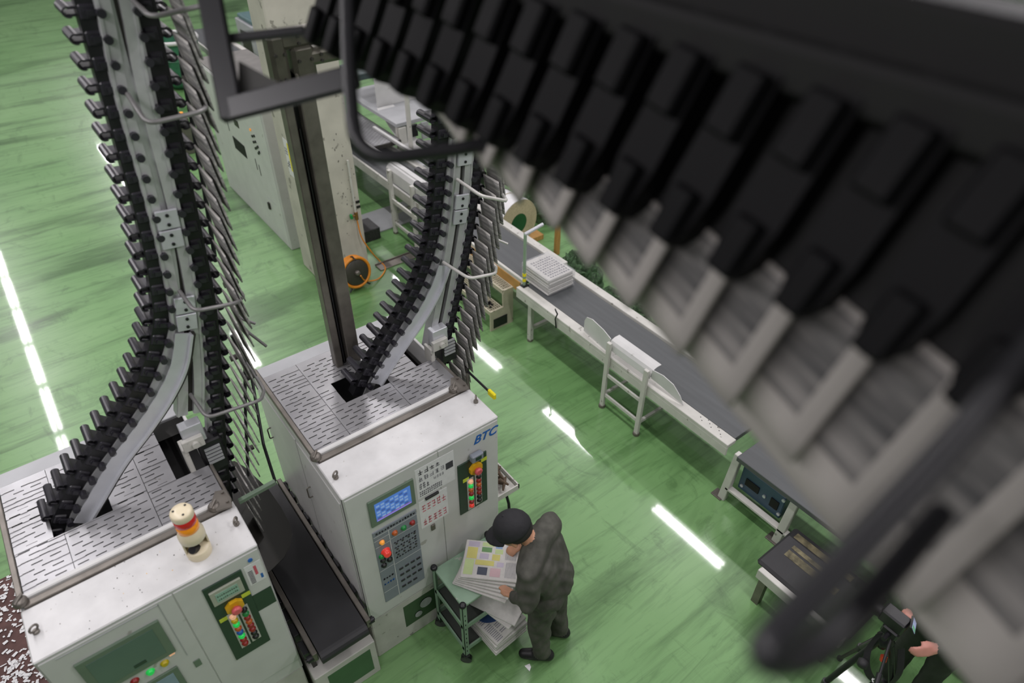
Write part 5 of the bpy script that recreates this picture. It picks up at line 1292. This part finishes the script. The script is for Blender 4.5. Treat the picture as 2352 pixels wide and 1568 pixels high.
m = MB(); m.obox((tx, ty, 1.15), (0.05, 0, 0), (0, 0.05, 0), (0, 0, 0.035), 0, 0.01); m.cyl((tx-0.1, ty, 1.14), (tx+0.05, ty, 1.14), 0.015); m.build('pan_head', BLACK, tp)
m = MB(); m.cyl((tx-0.03, ty-0.02, 1.12), (tx-0.22, ty-0.1, 0.98), 0.009); m.cyl((tx-0.2, ty-0.09, 0.995), (tx-0.27, ty-0.12, 0.945), 0.017); m.build('pan_handle', BLACK, tp)
vc = thing('video_camera', 'black video camera with a small lit screen on the tripod', 'camera', (tx, ty, 1.185))
m = MB(); m.obox((tx+0.0, ty+0.02, 1.235), (0.045, 0, 0), (0, 0.075, 0), (0, 0, 0.05), 0, 0.01); m.build('camera_body', BLACK, vc)
m = MB(); m.lathe([(0.038, 0), (0.04, 0.02), (0.04, 0.08), (0.045, 0.1), (0.03, 0.1)], (tx-0.02, ty+0.09, 1.235), (-0.1, 1, 0), 18); m.build('lens', BLACK, vc)
sc_c = Vector((tx+0.015, ty-0.07, 1.275)); sa = Vector((0.93, 0.36, 0)).normalized(); sb_ = Vector((-0.2, 0.5, 0.84)).normalized(); sb_ = (sb_-sa*sb_.dot(sa)).normalized(); sn = sa.cross(sb_)
m = MB(); m.obox(sc_c, sa*0.045, sb_*0.032, sn*0.006, 0, 0.002); vf = m.build('viewfinder_screen', BLACK, vc)
m = MB(); m.obox(sc_c+sn*0.0065, sa*0.038, sb_*0.025, sn*0.0005); m.build('screen_image', lit('camera_screen', (160, 170, 205), 0.5), vf)
m = MB(); m.obox(sc_c+sn*0.0072-sa*0.022, sa*0.014, sb_*0.022, sn*0.0004); m.build('screen_green_area', lit('camera_screen_green', (110, 170, 130), 0.4), vf)
m = MB()
strap = [onz(2020, 1455, 1.1), onz(1995, 1490, 1.0), onz(1990, 1530, 0.9), onz(2005, 1560, 0.8), onz(2040, 1572, 0.72), onz(2065, 1545, 0.85), onz(2070, 1490, 1.0)]
SP, _ = smoothpath([tuple(p) for p in strap], 30)
vs = []; 
wv_ = Vector(CR)*0.02+Vector((0, 0, 0.006))
for p in SP: vs += [Vector(p)-wv_, Vector(p)+wv_, Vector(p)+wv_+Vector((0, 0, .004)), Vector(p)-wv_+Vector((0, 0, .004))]
m.add(vs, [(4*i+k, 4*i+(k+1) % 4, 4*i+4+(k+1) % 4, 4*i+4+k) for i in range(29) for k in range(4)])
stp = m.build('carry_strap', BLACKR, tp)
pt0 = onz(2002, 1566, 0.83)
text_mesh('strap_lettering', 'tto', 0.045, PAPERW, stp, Matrix(((CR[0], CU[0], -CF[0], pt0[0]), (CR[1], CU[1], -CF[1], pt0[1]), (CR[2], CU[2], -CF[2], pt0[2]), (0, 0, 0, 1))))
m = MB(); q = onz(1982, 1522, 0.93); m.lathe([(0.02, -0.03), (0.032, -0.02), (0.032, 0.015), (0.018, 0.025)], q, (1, 0.2, 0.3), 12); m.build('strap_buckle', BLACKR, stp)
m = MB(); m.tube([(tx-0.02, ty-0.03, 1.06), (tx-0.05, ty-0.1, 0.95), (tx+0.0, ty-0.1, 0.86), (tx+0.03, ty-0.05, 0.95)], 0.005); m.build('cable', BLACK, tp)
m = MB(); m.cyl((tx-0.035, ty-0.045, 0.93), (tx-0.045, ty-0.055, 0.90), 0.0205, n=10); m.build('red_ring', pm('red_ring', (190, 70, 40), 0.4), tp)
ph = thing('person', 'person in dark clothes reaching for the tripod camera, mostly hidden by newspapers', 'person', (3.58, 0.12, 0))
H0 = Vector((3.58, 0.12, 0)); V = lambda x, y, z: (H0.x+x, H0.y+y, z)
pc = [(V(0.02, -0.1, 0.1), 0.055, V(0.0, -0.1, 0.5), 0.07, 0), (V(0, -0.1, 0.5), 0.07, V(0, -0.09, 0.92), 0.095, 0), (V(0.05, 0.1, 0.1), 0.055, V(0.02, 0.1, 0.5), 0.07, 0), (V(0.02, 0.1, 0.5), 0.07, V(0, 0.09, 0.92), 0.095, 0),
 (V(0, -0.09, 0.93), 0.11, V(0, 0.09, 0.93), 0.11, 0), (V(0, 0, 0.98), 0.14, V(-0.03, 0, 1.2), 0.14, 0), (V(-0.03, -0.1, 1.1), 0.1, V(-0.05, -0.12, 1.3), 0.1, 0), (V(-0.03, 0.1, 1.1), 0.1, V(-0.05, 0.12, 1.3), 0.1, 0), (V(-0.05, -0.17, 1.36), 0.07, V(-0.05, 0.17, 1.36), 0.07, 0),
 (V(-0.05, 0, 1.38), 0.06, V(-0.09, 0, 1.48), 0.052, 1), (V(-0.10, 0, 1.56), 0.09, V(-0.13, 0, 1.57), 0.085, 1), (V(-0.16, 0, 1.49), 0.05, V(-0.17, 0, 1.47), 0.04, 1), (V(-0.21, 0, 1.545), 0.012, V(-0.225, 0, 1.52), 0.015, 1), (V(-0.10, 0.09, 1.54), 0.018, V(-0.1, 0.093, 1.52), 0.013, 1), (V(-0.10, -0.09, 1.54), 0.018, V(-0.1, -0.093, 1.52), 0.013, 1),
 (V(-0.05, 0.18, 1.35), 0.068, V(-0.12, 0.25, 1.12), 0.052, 0), (V(-0.12, 0.25, 1.12), 0.05, V(-0.27, 0.18, 1.17), 0.038, 0),
 (V(-0.05, -0.18, 1.35), 0.068, V(-0.1, -0.28, 1.1), 0.052, 0), (V(-0.1, -0.28, 1.1), 0.05, V(-0.24, -0.05, 1.04), 0.038, 0),
 (V(0.06, -0.1, 0.045), 0.044, V(-0.14, -0.11, 0.04), 0.038, 2), (V(0.08, 0.1, 0.045), 0.044, V(-0.12, 0.11, 0.04), 0.038, 2)]
pc += hand(V(-0.285, 0.18, 1.18), (-1, 0.05, 0.1), (0, -0.4, 0.9), (-0.1, -0.9, -0.4), 0.8)
pc += hand(V(-0.25, -0.04, 1.04), (-0.9, 0.4, 0.0), (0, 0.5, 0.9), (-0.3, 0.7, -0.5), 0.8)
body('body', pc, [pm('dark_green_jacket', (46, 52, 44), 0.8, 0, 0.2, 9), pm('pink_skin', (214, 150, 136), 0.5), SHOE], ph, 0.0095, 0.002)
m = MB(); ellips(m, V(-0.105, 0, 1.575), Vector((0.105, 0, 0)), Vector((0, 0.098, 0)), Vector((0, 0, 0.1)), v0=0, v1=0.55); m.build('hair', HAIR, ph)

# ------------------------------------------------------------------ overhead gripper conveyor close to the camera
XC_, ZC_ = 0.80, 4.55
oc = thing('gripper_conveyor', 'dark overhead gripper conveyor crossing the upper right close to the viewer', 'gripper conveyor', (XC_, 1.2, 4.5))
vh = Vector((-0.393, 0.139, -0.909)).normalized()
uh = Vector((-0.30, -1.0, 0.02)); uh = (uh-vh*uh.dot(vh)).normalized(); nh = uh.cross(vh)
NEWS_F = news_mat('newsprint_near_shaded', 0.30, 0.205, 0.034, 0.05, 0.6, (152, 148, 143), (126, 123, 120))  # margin and page darkened to put shade into the near papers' colour
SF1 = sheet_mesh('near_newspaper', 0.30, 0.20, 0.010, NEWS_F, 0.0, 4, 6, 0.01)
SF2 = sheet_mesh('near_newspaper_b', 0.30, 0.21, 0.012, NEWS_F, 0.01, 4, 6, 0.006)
def slab_mesh():
    m = MB()
    pf = [(-0.036, 0.30), (0.036, 0.30), (0.040, 0.06), (0.03, 0.0), (0.012, -0.03), (-0.012, -0.03), (-0.03, 0.0), (-0.040, 0.06)]
    m.prism(pf, lambda u, v, d: (u, v, d), -0.03, 0.022)
    m.obox((0, 0.2, 0.03), (0.028, 0, 0), (0, 0.05, 0), (0, 0, 0.016), 0, 0.006)
    m.cyl((-0.05, 0.27, 0.0), (0.05, 0.27, 0.0), 0.022, n=12)
    m.obox((0.0, 0.02, 0.03), (0.022, 0, 0), (0, 0.045, 0), (0, 0, 0.012), 0, 0.005)
    return m.mesh('near_gripper', [pm('shaded_black_plastic', (9, 9, 11), 0.55, 0, 0.15, 10, spec=0.12)])  # black plastic, its colour deepened for the shadow overhead
SLAB = slab_mesh()
PIT = 0.118
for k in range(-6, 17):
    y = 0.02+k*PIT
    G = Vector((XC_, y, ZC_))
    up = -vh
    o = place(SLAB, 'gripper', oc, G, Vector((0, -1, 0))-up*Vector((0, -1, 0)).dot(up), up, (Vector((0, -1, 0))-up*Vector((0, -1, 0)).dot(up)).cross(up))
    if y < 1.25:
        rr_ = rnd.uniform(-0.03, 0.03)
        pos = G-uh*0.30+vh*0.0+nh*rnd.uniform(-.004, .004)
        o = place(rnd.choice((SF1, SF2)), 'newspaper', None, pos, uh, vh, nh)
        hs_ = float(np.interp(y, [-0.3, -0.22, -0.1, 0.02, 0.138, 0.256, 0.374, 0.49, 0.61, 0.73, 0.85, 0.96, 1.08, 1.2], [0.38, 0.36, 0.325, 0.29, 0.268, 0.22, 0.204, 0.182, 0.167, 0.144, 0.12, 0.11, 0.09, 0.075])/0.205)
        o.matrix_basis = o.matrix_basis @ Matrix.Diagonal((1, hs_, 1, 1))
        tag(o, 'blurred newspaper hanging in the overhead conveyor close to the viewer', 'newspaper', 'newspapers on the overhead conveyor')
m = MB(); m.box(0.93, 1.03, -0.8, 3.2, 4.80, 4.90, 0, 0.01); m.build('rail', VBLACK, oc)
m = MB(); c_a = Vector((XC_, 0.25, ZC_))-vh*0.15+Vector((0.05, 0, -0.02)); m.obox(c_a, Vector((0, 0.95, 0)), vh*0.17, vh.cross(Vector((0, 1, 0))).normalized()*0.012, 0, 0.004); m.build('dark_gap_backing', VBLACK, oc)  # added black sheet, keeps the gaps between the grippers dark
m = MB(); m.box(0.88, 0.93, -0.8, 3.2, 4.76, 4.83, 0, 0.01); m.build('chain', VBLACK, oc)
m = MB(); m.box(1.06, 1.14, -0.8, 3.2, 4.66, 4.80, 0, 0.01); m.build('rail', VBLACK, oc)
ALP = lambda *s_: [atd(*q) for q in s_]
loop(oc, ALP((798, -60, 1.5), (800, 150, 1.45), (818, 372, 1.4), (1090, 338, 1.45), (1240, 300, 1.5)), 0.0155, TUBED, 0.09)
loop(oc, ALP((2440, 700, 0.66), (2200, 1010, 0.58), (1722, 1520, 0.48), (1860, 1512, 0.52), (2000, 1370, 0.6), (2160, 1180, 0.72)), 0.0135, TUBED, 0.06)
m = MB()
a, b, c = ALP((478, -30, 1.9), (530, 250, 1.9), (800, 180, 1.85))
for p, q in ((a, b), (b, c)):
    p, q = Vector(p), Vector(q); d = (q-p).normalized(); vw = Vector(CF); sd2 = d.cross(vw).normalized()
    m.obox((p+q)/2, (q-p)/2+d*0.03, sd2*0.033, vw*0.012, 0, 0.006)
m.build('bracket_frame', TUBED, oc)
m = MB(); g = [Vector(q) for q in ALP((548, 140, 1.93), (548, 262, 1.93), (700, 222, 1.93))]; dv = Vector(CF)*0.01
m.add(g+[q+dv for q in g], [(0, 1, 2), (5, 4, 3), (0, 1, 4, 3), (1, 2, 5, 4), (2, 0, 3, 5)]); m.build('gusset_plate', pm('dark_gusset', (58, 57, 54), 0.5), oc)
m = MB(); a, b = [Vector(q) for q in ALP((500, 92, 1.93), (700, 70, 1.93))]; m.obox((a+b)/2, (b-a)/2, Vector(CU)*0.012, Vector(CF)*0.01, 0, 0.003); m.build('cross_bar', TUBED, oc)
